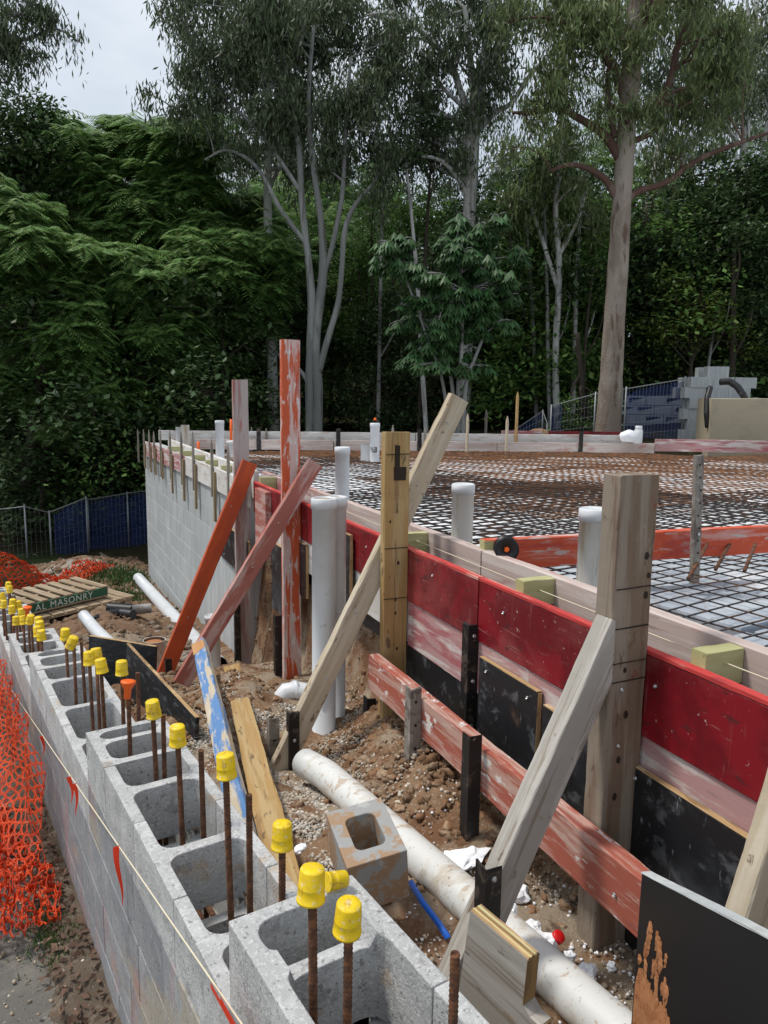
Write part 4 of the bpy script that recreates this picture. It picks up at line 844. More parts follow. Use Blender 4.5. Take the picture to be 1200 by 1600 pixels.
# grey plywood offcut with a notch, and the mud smeared black sheet at right
o, nrm = None, None
a, b = atz(735, 1424, -1.06), atz(824, 1500, -1.07); d = (b-a).normalized(); dn = Vector((-.05, .0, -.55)); c = (b-a).length
prof = [(0, 0), (c, 0), (c, -.10), (c+.02, -.115), (c+.045, -.115), (c+.045, -.6), (-.04, -.6)]
nr = d.cross(UZ).normalized(); th = .034; bm = bmesh.new()
mw = Matrix((d, -nr.cross(d)*-1, nr)).transposed().to_4x4() if False else Matrix((d, nr.cross(d), nr)).transposed().to_4x4(); mw.translation = a
sgn = 1 if (nr.cross(d)).z > 0 else -1
f = [bm.verts.new((x, y*sgn, 0)) for x, y in prof]; k = [bm.verts.new((x, y*sgn, -th)) for x, y in prof]
bm.faces.new(f); bm.faces.new(k[::-1])
for i in range(7): bm.faces.new((f[i], f[(i+1) % 7], k[(i+1) % 7], k[i]))
bmesh.ops.recalc_face_normals(bm, faces=bm.faces)
o = link('plywood_offcut', frombm('plywood_offcut', bm), MT['graytimber'], None, mw); tag(o, 'thick grey plywood offcut with layered edge and a notch beside the bare bar', 'plywood')
E1 = mw @ Vector((0, .001*sgn*1, -th/2)); E2 = mw @ Vector((c, .001*sgn, -th/2))
for kk in range(5):
    off = nr*(-(kk+.5)*th/5); board('ply_layer', a+off+UZ*.0015, b+off+UZ*.0015, nr, th/5*.92, .0035, MT[['plyedge', 'newpine', 'tan', 'newpine', 'plyedge'][kk]], o)
for (x0, y0, y1) in ((c+.0015, -.001, -.10), (c+.0465, -.116, -.30)):
    board('ply_edge', mw @ Vector((x0, y0*sgn, -th/2)), mw @ Vector((x0, y1*sgn, -th/2)), nr, th+.001, .003, MT['tan'], o)
a, b = atn(1003, 1366, .90), atn(1260, 1500, .80); dn = Vector((0, 0, -.6)); 
o, nrm = slab3('formply_sheet', (a, b, b+dn, a+dn), .019, 'blackwet', 'mud smeared black formply sheet at the bottom right corner', 'formply sheet')
if nrm.dot(fwd) < 0: nb = -1
else: nb = 1
u = (b-a).normalized(); board('edge', a+nrm*.0095+UZ*.002, b+nrm*.0095+UZ*.002, nrm, .021, .004, MT['farwall'], o)
outn = -nrm if nrm.dot(fwd) > 0 else nrm; basef = a if outn.dot(nrm) < 0 else a+nrm*.019
VV = []; FF = []                                      # mud smears as thin raised streaks
def streak(u0, v0, wd, h):
    n_ = 9; L_ = []; Rr = []
    for i in range(n_):
        t = i/(n_-1); ww = wd*math.sin(math.pi*(t*.9+.07))*(.7+.6*rnd.random()); 
        L_.append((u0-ww, v0-h*t)); Rr.append((u0+ww*.9+.004*rnd.random(), v0-h*t))
    o_ = len(VV)
    for (l, r) in zip(L_, Rr):
        for (uu, vv, dd) in ((l[0], l[1], .0006), ((l[0]+r[0])/2, l[1], .0025+.002*rnd.random()), (r[0], r[1], .0006)): VV.append(tuple(basef+u*max(uu, .004)+UZ*vv+outn*dd))
    for i in range(n_-1):
        for j in range(2): q = o_+i*3+j; FF.append((q, q+1, q+4, q+3))
sg = random.Random(3)
for i in range(34):
    t = sg.random(); streak(.012+t*.10, -.055-.15*sg.random()-.05*t, .0035+.004*sg.random(), .02+.03*sg.random())
for i in range(60):
    uu = sg.uniform(.01, .13); streak(uu, -.17-.5*max(0, uu-.03)-.03*sg.random(), .010, .12)
link('mud_smear', npmesh('mud_smear', VV, FF), MT['mud'], o)
# foam scraps, strap, cap
def scrap(px, py, z, r, label, mt='foambit', flat=.35, name='foam_scrap', cat='foam scrap', el=1):
    bm = bmesh.new(); bmesh.ops.create_icosphere(bm, subdivisions=3, radius=r); sd_ = rnd.random()*40
    for v in bm.verts:
        n_ = 1+.55*noise.noise(v.co*(1.7/r)+Vector((sd_, 0, 0)))+.15*noise.noise(v.co*(6/r)); v.co = Vector((v.co.x*n_*el, v.co.y*n_, v.co.z*n_*flat))
    P = atz(px, py, z); o = link(name, frombm(name, bm), MT[mt], None, Matrix.Translation(P) @ Matrix.Rotation(rnd.random()*6, 4, 'Z') @ Matrix.Rotation(R_(rnd.uniform(-18, 18)), 4, 'X')); return tag(o, label, cat)
scrap(722, 1340, -1.39, .062, 'large flat white foam scrap behind the drain pipe', flat=.25, el=1.3)
scrap(848, 1472, -1.39, .034, 'foam lump beside the red cap', flat=.7)
scrap(829, 1452, -1.39, .024, 'small foam lump above the one by the red cap', flat=.7)
scrap(812, 1397, -1.40, .028, 'foam lump between the grey brace and the black sheet', flat=.6)
scrap(915, 1522, -1.40, .022, 'foam scrap at the foot of the thick brown post', flat=.7, el=1.7)
scrap(890, 1494, -1.40, .016, 'small foam scrap left of the foot of the thick brown post', flat=.7)
scrap(468, 1326, -1.36, .016, 'little foam scrap beside the tan timber', flat=.5, el=1.4)
scrap(955, 1510, -1.42, .012, 'tiny foam scrap right of the foot of the thick brown post', flat=.8)
P = atz(870, 1466, -1.385); tag(link('bottle_top', MB().add(*lathe([(.016, 0), (.017, .002), (.0165, .014), (.014, .017), (.002, .0172)], 20)).mesh('bottle_top', True), MT['redplastic'], None, Matrix.Translation(P) @ Matrix.Rotation(R_(35), 4, 'X')), 'small round red plastic cap among the foam lumps', 'bottle top')
scrap(802, 1425, -1.37, .012, 'short white foam stick upright by the grey brace', flat=1.8, el=.6)
scrap(430, 1005+90, -1.5, .03, 'brown clod beside the pipe elbow', 'clod', .7, 'soil_lump', 'soil lump')
pts = [atz(x, y, -1.40+.02*(i == 1)) for i, (x, y) in enumerate(((640, 1378), (660, 1412), (685, 1445), (700, 1468)))]
VV = []; FF = []
for i, p in enumerate(pts): VV += [tuple(p+rgt*.007+UZ*.01), tuple(p-rgt*.007)]
for i in range(3): FF.append((2*i, 2*i+1, 2*i+3, 2*i+2))
o = link('plastic_strap', npmesh('plastic_strap', VV, FF), MT['bluestrap']); md = o.modifiers.new('thick', 'SOLIDIFY'); md.thickness = .0015; tag(o, 'blue plastic strap trailing out from under the drain pipe', 'strap')
# pallets
def pallet(c, rot, tilt, label, paint=False, slats=8):
    root = empty('pallet', (0, 0, 0), label, 'pallet', 'wooden pallets'); root.matrix_world = Matrix.Identity(4)
    mwp = Matrix.Translation(c) @ Matrix.Rotation(rot, 4, 'Z') @ Matrix.Rotation(tilt, 4, 'X')
    Lx, Ly = (1.0, .62) if paint else (1.16, .80)
    def b_(nm, x0, x1, y0, y1, z0, z1, mt):
        bm = wornbox(x1-x0 if x1-x0 > y1-y0 else y1-y0, min(y1-y0, x1-x0), z1-z0, .002, 8, .002, rnd.random()*9, .002)
        q = mwp @ Matrix.Translation(((x0, (y0+y1)/2, (z0+z1)/2) if x1-x0 > y1-y0 else ((x0+x1)/2, y0, (z0+z1)/2))) @ (Matrix.Identity(4) if x1-x0 > y1-y0 else Matrix.Rotation(R_(90), 4, 'Z'))
        return link(nm, frombm(nm, bm), MT[mt], root, q)
    for y in (0, Ly/2-.02, Ly-.04):
        if y == 0 and paint: b_('bearer', 0, Lx, y, y+.04, .02, .11, 'greenpaint')
        else: b_('bearer', 0, Lx, y, y+.04, .10 if not paint else .02, .12 if not paint else .11, 'pallet'); 
        if not paint:
            for x in (0, Lx/2-.05, Lx-.1): b_('block', x, x+.1, y, y+.04+.03, .022, .098, 'pallet')
    for i in range(slats): x = i*(Lx-.09)/(slats-1); b_('top_slat', x, x+(.09 if paint else .13), 0 if not paint else -.0, Ly, .112 if paint else .121, .130 if paint else .139, 'pallet')
    for i in range(3): y = i*(Ly-.09)/2; b_('bottom_slat', 0, Lx, y, y+.09, 0, .019, 'pallet')
    return root, mwp
r1 = SN(9.25, .03, -2.36)
ang = math.atan2((atz(158, 935, -2.3)-atz(60, 958, -2.3)).y, (atz(158, 935, -2.3)-atz(60, 958, -2.3)).x)
pa = atz(64, 978, -2.45); pallet(Vector((pa.x, pa.y, -2.50)), ang, 0, 'lower weathered wooden pallet lying flat under the green edged one')
pb = atz(44, 956, -2.30); root, mwp = pallet(Vector((pb.x, pb.y, -2.34)), ang+.03, R_(2), 'upper wooden pallet with green painted edge board and white lettering', True, 7)
cu = bpy.data.curves.new('lettering', 'FONT'); cu.body = 'AL MASONRY'; cu.size = .105; cu.extrude = .0006; cu.space_character = 1.15
to = bpy.data.objects.new('tmp', cu); COL.objects.link(to); dg = bpy.context.evaluated_depsgraph_get(); me = bpy.data.meshes.new_from_object(to.evaluated_get(dg)); bpy.data.objects.remove(to)
link('lettering', me, MT['whitetext'], root, mwp @ Matrix.Translation((.08, -.0015, .028)) @ Matrix.Rotation(R_(90), 4, 'X'))
timber(atz(28, 965, -2.3), atz(20, 930, -2.0), .05, .02, ND, 'oldpeg', 'small grey stake leaning at the left end of the pallets')

# ================================================================== BARS WITH CAPS
def barmesh(L, r, ribs=True):
    prof = []; z = 0
    if ribs:
        while z < L: prof += [(r, z), (r*1.14, z+.0035), (r, z+.007)]; z += .0095
        prof.append((r, L))
    else: prof = [(r, 0), (r, L)]
    me = bpy.data.meshes.new('reinforcing_bar'); V, F = lathe(prof, 10); me.from_pydata(V, [], F); me.update(); me.polygons.foreach_set('use_smooth', [len(f) <= 4 for f in F]); return me
capV = lathe([(.0235, 0), (.0258, 0), (.0258, .004), (.0248, .0045), (.0237, .026), (.0240, .0268), (.0236, .0276), (.0222, .056), (.0205, .059), (.004, .0597), (.002, .0588)], 28)
CAPS_M = MB().add(*capV).mesh('safety_cap', True); CAPS_M.materials.append(MT['yellow'])
OC = MB().add(*lathe([(.010, 0), (.012, .002), (.013, .035), (.026, .058), (.027, .062), (.0265, .066), (.012, .0675)], 24)).mesh('safety_cap', True); OC.materials.append(MT['orangecap'])
BARS = [ # px, py of top, x plane, kind y/o/b, tilt deg, lean
 (545, 1418, .585, 'y'), (488, 1364, .545, 'y'), (441, 1292, .66, 'y'), (352, 1184, .60, 'y'), (389, 1243, .655, 'b'), (277, 1139, .60, 'y'), (314, 1173, .655, 'b'),
 (238, 1099, .62, 'y'), (255, 1118, .66, 'b'), (200, 1073, .60, 'o'), (190, 1036, .66, 'y'), (215, 1051, .68, 'b'), (157, 1033, .60, 'y'), (139, 1021, .575, 'y'), (150, 1016, .62, 'y'),
 (115, 998, .585, 'y', 22), (127, 1002, .62, 'b'), (102, 985, .60, 'y'), (64, 987, .545, 'y'), (58, 981, .535, 'y'), (62, 973, .56, 'y'), (60, 966, .585, 'y'), (48, 963, .55, 'y', 10), (43, 953, .555, 'o'), (36, 964, .535, 'y'), (25, 965, .51, 'y'),
 (33, 953, .57, 'y'), (18, 948, .52, 'y'), (28, 941, .58, 'y'), (20, 938, .545, 'y'), (6, 940, .50, 'y', 8), (3, 928, .50, 'y'), (15, 917, .59, 'y'), (13, 911, .61, 'y')]
bmesh_cache = {}
for i, bspec in enumerate(BARS):
    px, py, xp, kd = bspec[:4]; tilt = bspec[4] if len(bspec) > 4 else rnd.uniform(-7, 7)
    T = atx(px, py, xp); zt = [z for (y, z) in TIERS if T.y < y]; zt = zt[0] if zt else -2.05
    zb = zt-.36; near = T.y < 3.2; L_ = max(.15, T.z-zb-(.0 if kd == 'b' else .006))
    me = barmesh(L_, .0078, near); me.materials.append(MT['rebar'])
    o = bpy.data.objects.new('reinforcing_bar', me); COL.objects.link(o)
    lean = Matrix.Rotation(R_(rnd.uniform(-1, 1)), 4, 'X') @ Matrix.Rotation(R_(rnd.uniform(-1, 1)), 4, 'Y')
    q = Matrix.Translation(T) @ lean @ Matrix.Translation((0, 0, -L_-(0 if kd == 'b' else .004))); o.matrix_world = q
    wh = {'y': 'rusty bar under a yellow plastic cap', 'o': 'rusty bar under an orange plastic cap', 'b': 'bare uncapped rusty bar'}[kd]
    same = sorted([b for b in BARS if b[3] == kd], key=lambda b: -b[1]); idx = same.index(bspec)
    tag(o, '%s, %s from the camera in the block wall' % (wh, ORD[idx].replace('nearest', 'first')), 'steel bar', 'bars standing in the block wall')
    if kd != 'b':
        c = bpy.data.objects.new('safety_cap', CAPS_M if kd == 'y' else OC); COL.objects.link(c)
        c.matrix_world = Matrix.Translation(T) @ lean @ Matrix.Rotation(R_(tilt), 4, Vector((fwd.x, fwd.y, 0))) @ Matrix.Rotation(R_(rnd.uniform(-8, 8)), 4, 'X') @ Matrix.Rotation(rnd.random()*6, 4, 'Z') @ Matrix.Translation((0, 0, -.050 if kd == 'y' else -.045)); c.parent = o; c.matrix_parent_inverse = q.inverted()
# bare bar in the bottom foreground
T = atn(711, 1494, .66+.02); me = barmesh(.6, .0078); me.materials.append(MT['rebar']); o = bpy.data.objects.new('reinforcing_bar', me); COL.objects.link(o); T = atx(711, 1494, .70); o.matrix_world = Matrix.Translation(T-UZ*.6); tag(o, 'thick bare rusty bar at the bottom beside the notched plywood', 'steel bar', 'bars standing in the block wall')
# fallen cap on the corner of the near block
c = bpy.data.objects.new('safety_cap', CAPS_M); COL.objects.link(c); T = atz(523, 1376, -1.02); c.matrix_world = Matrix.Translation(T) @ Matrix.Rotation(R_(100), 4, 'Y') @ Matrix.Translation((0, 0, -.02)) @ Matrix.Scale(.8, 4); tag(c, 'fallen yellow cap lying on its side behind the second cap', 'cap')

# ================================================================== STRING WITH RIBBONS, BARRIER MESH
S0, S1 = atx(-8, 1040, .452), atx(392, 1618, .446)
d = S1-S0; S0b = S0-d*.0; S1b = S1+d*.25
mb = MB(); mb.tube([S0b.lerp(S1b, t)-UZ*.006*math.sin(t*math.pi) for t in np.linspace(0, 1, 12)], .0021, 6)
st = link('marker_string', mb.mesh('marker_string', True), MT['string']); tag(st, 'taut pale string with red orange ribbons outside the block wall', 'string')
def onstr(px): 
    best = min(np.linspace(0, 1, 600), key=lambda t: abs(proj_(S0b.lerp(S1b, t))[0]-px)); return S0b.lerp(S1b, best)
def proj_(P): w_ = P.dot(fwd); return 600+F_PX*P.dot(rgt)/w_, 800-F_PX*P.dot(up)/w_
for (px, L_, wd, fl) in ((68, .10, .010, 0), (112, .11, .011, 0), (119, .13, .010, 0), (186, .19, .012, 0), (335, .14, .014, 1), (352, .16, .013, 1)):
    p = onstr(px); VV = []; FF = []; n_ = 8; dr_ = (S1b-S0b).normalized()
    for i in range(n_+1):
        t = i/n_; ww = wd*(1-t)*.9+.001
        c = p+(dr_*(.02*t)+UZ*(-L_*t)+rgt*(.006*math.sin(t*5+px)) if not fl else dr_*(L_*t)+UZ*(-.02*t)+Vector((-.004, 0, .003)))
        ax_ = dr_ if not fl else UZ; ww = ww if not fl else wd*.5
        ax_ = ax_ if fl else (dr_*.5-rgt*.6).normalized(); ww *= .95; VV += [tuple(c-ax_*ww-Vector((.006, 0, 0))), tuple(c+ax_*ww-Vector((.006, 0, 0)))]
        if i: FF.append((2*i-2, 2*i-1, 2*i+1, 2*i))
    link('ribbon', npmesh('ribbon', VV, FF), MT['ribbon'], st)
def net(name, nu, nv, cu_, cv_, f, label, hole=.74):
    """barrier mesh: lattice of ovals; f(u, v) in metres -> point"""
    bm_V = []; bm_F = []; K = 12
    for j in range(nv):
        for i in range(nu):
            cx = (i+.5*(j % 2))*cu_; cy = j*cv_*.80
            o_ = len(bm_V)
            for k in range(K):
                a = 2*math.pi*(k+.5)/K; hx = cu_/2/max(abs(math.cos(a)), .82)*.98; 
                ca, sa = math.cos(a), math.sin(a); rr = 1/max(abs(ca)/ .5, (abs(ca)*.5+abs(sa)*.866)/.5*.96)
                bm_V.append(f(cx+ca*rr*cu_, cy+sa*rr*cv_*.95, 0)); 
            for k in range(K):
                a = 2*math.pi*(k+.5)/K; bm_V.append(f(cx+math.cos(a)*cu_*.5*hole, cy+math.sin(a)*cv_*.5*hole*.94, .0015))
            for k in range(K): k2 = (k+1) % K; bm_F.append((o_+k, o_+k2, o_+K+k2, o_+K+k))
    o = link(name, npmesh(name, bm_V, bm_F, True), MT['netorange']); md = o.modifiers.new('thick', 'SOLIDIFY'); md.thickness = .0009
    return tag(o, label, 'barrier mesh', 'orange barrier mesh')
def nf(u, v, o):                                     # hanging part: u along the wall, v downwards
    y = 3.50+u*.82; x = .385-.10*v-.10*sm(.45, .7, v)+.026*fbm(u*2.0, v*3.0)+.02*math.sin(u*13+v*5); z = -1.60-.06*u-.62*v+.03*fbm(u*3, v*3, 5)+.20*sm(.5, .0, u)*-.9
    return (x, y+.018*fbm(u*3, v*4, 3), max(z, Hc(.3, y)+.03+.02*abs(fbm(u*6, v*8, 9))))
net('barrier_mesh', 46, 17, .075, .056, nf, 'orange plastic barrier mesh hanging in folds beside the block wall')
def nf2(u, v, o):
    y = 3.02+u*.62; x = .10+v*.47+.10*sm(.5, 0, u)*(.6-v)*.2+.035*fbm(u*4, v*4, 7)-.10*sm(.6, 1.4, u); z = Hc(.3, min(y, 6))+.035+.045*abs(fbm(u*9, v*9, 2))+.045*fbm(u*16, v*12, 6)+.05
    return (min(x, .455), y+.04*fbm(u*5, v*6, 13), z)
net('barrier_mesh', 26, 14, .072, .056, nf2, 'crumpled orange mesh lying on the ground at the near end of the hanging mesh')
def nf3(u, v, o):
    P0 = atz(112, 893, -2.5); e1 = (atz(142, 880, -2.5)-atz(82, 903, -2.5)).normalized(); e2 = Vector((-e1.y, e1.x, 0))
    p = P0+e1*(u-.7)*1.15+e2*(v-.25)*.8; s, n = tosn(p.x, p.y); return (p.x, p.y, trench(s, n)+.07+.07*fbm(u*6, v*6)+.05*fbm(u*14, v*14, 4))
net('barrier_mesh', 20, 14, .072, .056, nf3, 'orange mesh heap on the dirt mound in front of the blue cloth')
def nf4(u, v, o):
    P0 = atz(-4, 925, -2.45); e1 = (atz(30, 905, -2.5)-atz(-10, 912, -2.5)).normalized(); e2 = Vector((-e1.y, e1.x, 0))
    p = P0+e1*(u-.6)+e2*(v*.2-.25+.2*u); h = .5*sm(1.5, .6, u)*math.sin(min(v, .9)/.9*math.pi*.62)
    return (p.x+.06*fbm(u*5, v*5), p.y+.06*fbm(u*5, v*5, 8), -2.45+h+.05*fbm(u*9, v*9, 4))
net('barrier_mesh', 22, 18, .072, .056, nf4, 'orange mesh bunched up at the far left end of the block wall')

# ================================================================== SITE FENCES, BLOCK STACKS, SHEETING (background)
def wirefence(name, feet, heights, label, cloth=None, step=.075, sag=0):
    """feet: list of ground points, one per post; heights per post"""
    root = empty(name, feet[0], label, 'fence', 'temporary site fences')
    for i, (f, h) in enumerate(zip(feet, heights)):
        mb = MB(); mb.tube([f-UZ*.1, f+UZ*h], .017, 8); link('post', mb.mesh('post', True), MT['galv'], root)
    for i in range(len(feet)-1):
        a, b, ha, hb_ = feet[i], feet[i+1], heights[i], heights[i+1]; mb = MB()
        for t in (.02, .97): mb.tube([a+UZ*ha*t, b+UZ*hb_*t], .011, 6)
        L_ = (b-a).length; k = int(L_/step)
        for j in range(1, k): q = a.lerp(b, j/k); h = ha+(hb_-ha)*j/k; mb.tube([q+UZ*.03, q+UZ*h*.97], .0022, 3, cap=False)
        for t in (.2, .35, .5, .65, .8): mb.tube([a+UZ*ha*t, b+UZ*hb_*t], .0022, 3, cap=False)
        link('wire_panel', mb.mesh('wire_panel'), MT['galv'], root)
        if cloth and cloth[i]:
            t0, t1 = cloth[i]; VV = []; FF = []; m_ = 14; nrm = (b-a).cross(UZ).normalized()*.05
            if nrm.dot(fwd) < 0: nrm = -nrm
            for q in range(m_+1):
                u = t0+(t1-t0)*q/m_
                for w_ in range(7): v = w_/6; p = a.lerp(b, u)+UZ*((ha+(hb_-ha)*u)*(.01+.95*v*(1-.12*abs(fbm(q*.6, 1)))))+nrm*(1+.8*fbm(q*.7, w_*.5)); VV.append(tuple(p))
            for q in range(m_):
                for w_ in range(6): o_ = q*7+w_; FF.append((o_, o_+1, o_+8, o_+7))
            link('shade_cloth', npmesh('shade_cloth', VV, FF, True), MT['bluemesh'], root)
    return root
def foot(px, py, f): return atd(px, py, f)
fl = [(-60, 925, 800), (45, 907, 788), (82, 893, 798), (139, 880, 775), (141, 880, 778), (202, 860, 768), (262, 845, 760)]
F1 = [foot(x, y, 13.2+i*.25) for i, (x, y, t) in enumerate(fl)]; H1 = [atd(x, t, 13.2+i*.25).z-p.z for i, ((x, y, t), p) in enumerate(zip(fl, F1))]
wirefence('site_fence', F1, H1, 'grey wire mesh site fence with sagging blue cloth at the far left below the trees', [None, None, (.1, 1), None, (0, 1), (0, 1)])
fr = [(778, 705, 688), (845, 715, 640), (853, 712, 660), (858, 716, 632), (925, 720, 612), (966, 718, 606), (972, 718, 604), (1062, 716, 588)]
F2 = [foot(x, y, 15.5-i*.25) for i, (x, y, t) in enumerate(fr)]; H2 = [atd(x, t, 15.5-i*.25).z-p.z for i, ((x, y, t), p) in enumerate(zip(fr, F2))]
wirefence('site_fence', F2, H2, 'wire site fence with blue cloth rising towards the stacked blocks on the right', [(0, 1), None, None, (.0, .25), None, None, (.02, 1)], .06)
# stacked grey blocks beyond
bb = frombm('stacked_block', hollowbox(ringpts(.195, .095, .003, 1), ringpts(.155, .058, .02, 2), -.095, .095)); bb.materials.append(MT['farwall'])
def wallblk(P, rot, label, grp, up_=False):
    o = bpy.data.objects.new('concrete_block', bb); COL.objects.link(o)
    o.matrix_world = Matrix.Translation(P) @ Matrix.Rotation(rot+rnd.uniform(-.05, .05), 4, 'Z') @ (Matrix.Rotation(R_(90), 4, 'X') if not up_ else Matrix.Identity(4)); tag(o, label, 'block', grp)
base = atd(1062, 716, 13.6); right = rgt*1.0; right.z = 0; right.normalize(); back = Vector((math.sin(YAW), math.cos(YAW), 0))
base.z = -1.0
COLH = [8, 9, 8, 6]
for c_, h in enumerate(COLH):
    for r in range(h):
        for dpt in range(2):
            if dpt == 1 and r < h-2: continue
            P = base+right*(.20+c_*.40+(.1 if r % 2 else 0))*1.0+back*(.1+.40*dpt+rnd.uniform(-.03, .03))+UZ*(r*.19+.095)
            wallblk(P, -YAW, 'pale grey block in the tall stepped pile behind the tan sheeting', 'tall pile of concrete blocks', True)
base2 = atd(972, 716, 16.0); base2.z = -1.0
for c_ in range(7):
    for r in range(6+(c_ > 1)):
        if (c_ % 3 == 2 and r > 5): continue
        P = base2+right*(.40*c_+(.2 if r % 2 else 0))+back*(rnd.uniform(-.02, .02))+UZ*(r*.20+.10)
        wallblk(P, -YAW, 'grey hollow block in the long low stack seen through the blue fence cloth', 'long stack of blocks behind the fence', (r+c_) % 3 == 0)
a = atd(1107, 690, 12.2); b = atd(1230, 690, 12.0); tz = atd(1107, 622, 12.2).z
bm = bmesh.new(); u_ = (b-a); n_ = Vector((u_.y, -u_.x, 0)).normalized(); L_ = u_.length
sh = empty('sheeted_crate', Vector((a.x, a.y, -1.0)), 'tan sheet covered crate at the right beyond the slab', 'crate')
wb = wornbox(L_*1.6, .9, tz+1.0, .01, 10, .006, 3, 0); q = Matrix((u_.normalized(), -n_, UZ)).transposed().to_4x4(); q.translation = Vector((a.x, a.y, (tz-1.0)/2))-n_*.45*(1 if n_.dot(fwd) < 0 else -1)
link('sheeting', frombm('sheeting', wb), MT['cardboard'], sh, q)
for (z, x0, x1) in ((.35, .1, 1.2), (.12, .6, 1.9)):
    pass
def hose(px_pts, f, r, label):
    P = [atd(x, y, ff) for (x, y, ff) in px_pts]; out = []
    for i in range(len(P)-1):
        for t in np.linspace(0, 1, 6, endpoint=False): out.append(P[i].lerp(P[i+1], t))
    out.append(P[-1]); mb = MB(); mb.tube(out, [r*(1+.06*(k % 2)) for k in range(len(out))], 12); tag(link('hose', mb.mesh('hose', True), MT['blackpipe']), label, 'hose')
hose([(1125, 597, 12.9), (1140, 596, 12.8), (1152, 604, 12.7), (1162, 618, 12.6), (1166, 632, 12.6)], 0, .055, 'thick black ribbed hose arching over the stacked blocks')
hose([(1110, 605, 12.5), (1105, 622, 12.4), (1104, 645, 12.3), (1106, 668, 12.3)], 0, .045, 'black hose hanging at the left edge of the tan sheeting')
bm = bmesh.new(); bmesh.ops.create_icosphere(bm, subdivisions=3, radius=.32)
for v in bm.verts: v.co = Vector((v.co.x*1.2, v.co.y, max(v.co.z, -.05)))*(1+.2*fbm(v.co.x*5, v.co.y*5, v.co.z*5))
T = atd(838, 690, 12.8); tag(link('soil_heap', frombm('soil_heap', bm, True), MT['clod'], None, Matrix.Translation((T.x, T.y, T.z-.1))), 'small brown soil heap beyond the back edge left of the fence', 'soil heap')

# ================================================================== TREES
def leafmesh(name, C, D, Lg, Wd, mt, tiltn=None):
    """rhombic leaves: centres C, long axes D"""
    n = len(C); D = D/np.linalg.norm(D, axis=1, keepdims=True); r = npr.normal(size=(n, 3)) if tiltn is None else tiltn+npr.normal(size=(n, 3))*.35
    S = np.cross(D, r); S /= np.linalg.norm(S, axis=1, keepdims=True)+1e-9; N3 = np.cross(S, D)
    Lg = np.broadcast_to(Lg, (n,))[:, None]; Wd = np.broadcast_to(Wd, (n,))[:, None]
    V = np.empty((n, 4, 3), np.float32); V[:, 0] = C-D*Lg/2; V[:, 1] = C+S*Wd/2-N3*Lg*.06; V[:, 2] = C+D*Lg/2; V[:, 3] = C-S*Wd/2-N3*Lg*.06
    me = npmesh(name, V.reshape(-1, 3), np.arange(n*4).reshape(-1, 4)); me.materials.append(mt); return me
def cl_gum(cc, k=60, R=.45, L_=.15, W=.034):
    R = R*.72
    cc = np.asarray(cc, float); n = len(cc); off = npr.normal(size=(n, k, 3))*np.array([R*.5, R*.5, R*.62]); off[..., 2] -= np.abs(off[..., 2])*.4
    C = (cc[:, None]+off).reshape(-1, 3); D = npr.normal(size=(n*k, 3))*.42+np.array([0, 0, -1.0]); sc = npr.uniform(.7, 1.3, n*k)
    return C, D, L_*sc, W*sc, None
def cl_broad(cc, k=55, R=.40, L_=.12, W=.07):
    cc = np.asarray(cc, float); n = len(cc); off = npr.normal(size=(n, k, 3))*np.array([R*.6, R*.6, R*.38])
    C = (cc[:, None]+off).reshape(-1, 3); D = npr.normal(size=(n*k, 3))*np.array([1, 1, .35])+np.array([0, 0, -.35]); sc = npr.uniform(.6, 1.35, n*k)
    return C, D, L_*sc, W*sc, np.array([0, 0, 1.5])
def cl_feather(cc, k=9, L_=.62, wd=.036, pairs=12):
    cc = np.asarray(cc, float); n = len(cc); az = npr.uniform(0, 2*np.pi, (n, k)); el = npr.uniform(-.5, .9, (n, k)); ln = L_*npr.uniform(.5, 1.3, (n, k))
    C = []; D = []; LL = []; WW_ = []
    h = np.stack([np.cos(az), np.sin(az), np.zeros_like(az)], -1); side = np.stack([-np.sin(az), np.cos(az), np.zeros_like(az)], -1)
    for j in range(pairs):
        t = (j+.7)/pairs; p = cc[:, None]+h*(ln*t)[..., None]; p[..., 2] += ln*(np.sin(el)*t-.62*t*t)
        l = .30*L_/.62*(math.sin(math.pi*(t*.86+.10)))*npr.uniform(.85, 1.15, (n, k))
        for sg_ in (-1, 1):
            d = h*.62+side*sg_*.85; d[..., 2] -= .30+.45*t+npr.uniform(-.1, .1, (n, k)); d /= np.linalg.norm(d, axis=-1, keepdims=True)
            C.append((p+d*(l/2)[..., None]).reshape(-1, 3)); D.append(d.reshape(-1, 3)); LL.append(l.ravel()); WW_.append(np.full(n*k, wd*L_/.62))
    return np.vstack(C), np.vstack(D), np.concatenate(LL), np.concatenate(WW_), np.array([0, 0, 2.5])
def cl_umb(cc, k=9, L_=.26):
    cc = np.asarray(cc, float); n = len(cc); C = []; D = []; Nn = []
    az = np.linspace(0, 2*np.pi, k, endpoint=False)[None]+npr.uniform(0, 6, (n, 1)); dr = npr.uniform(.7, 1.9, (n, 1))*np.ones((1, k))
    d = np.stack([np.cos(az), np.sin(az), -dr], -1); d /= np.linalg.norm(d, axis=-1, keepdims=True)
    C = (cc[:, None]+d*(L_*.58)).reshape(-1, 3); D = d.reshape(-1, 3); return C, D, np.full(n*k, L_)*npr.uniform(.85, 1.15, n*k), np.full(n*k, L_*.24), np.array([0, 0, 2.5])
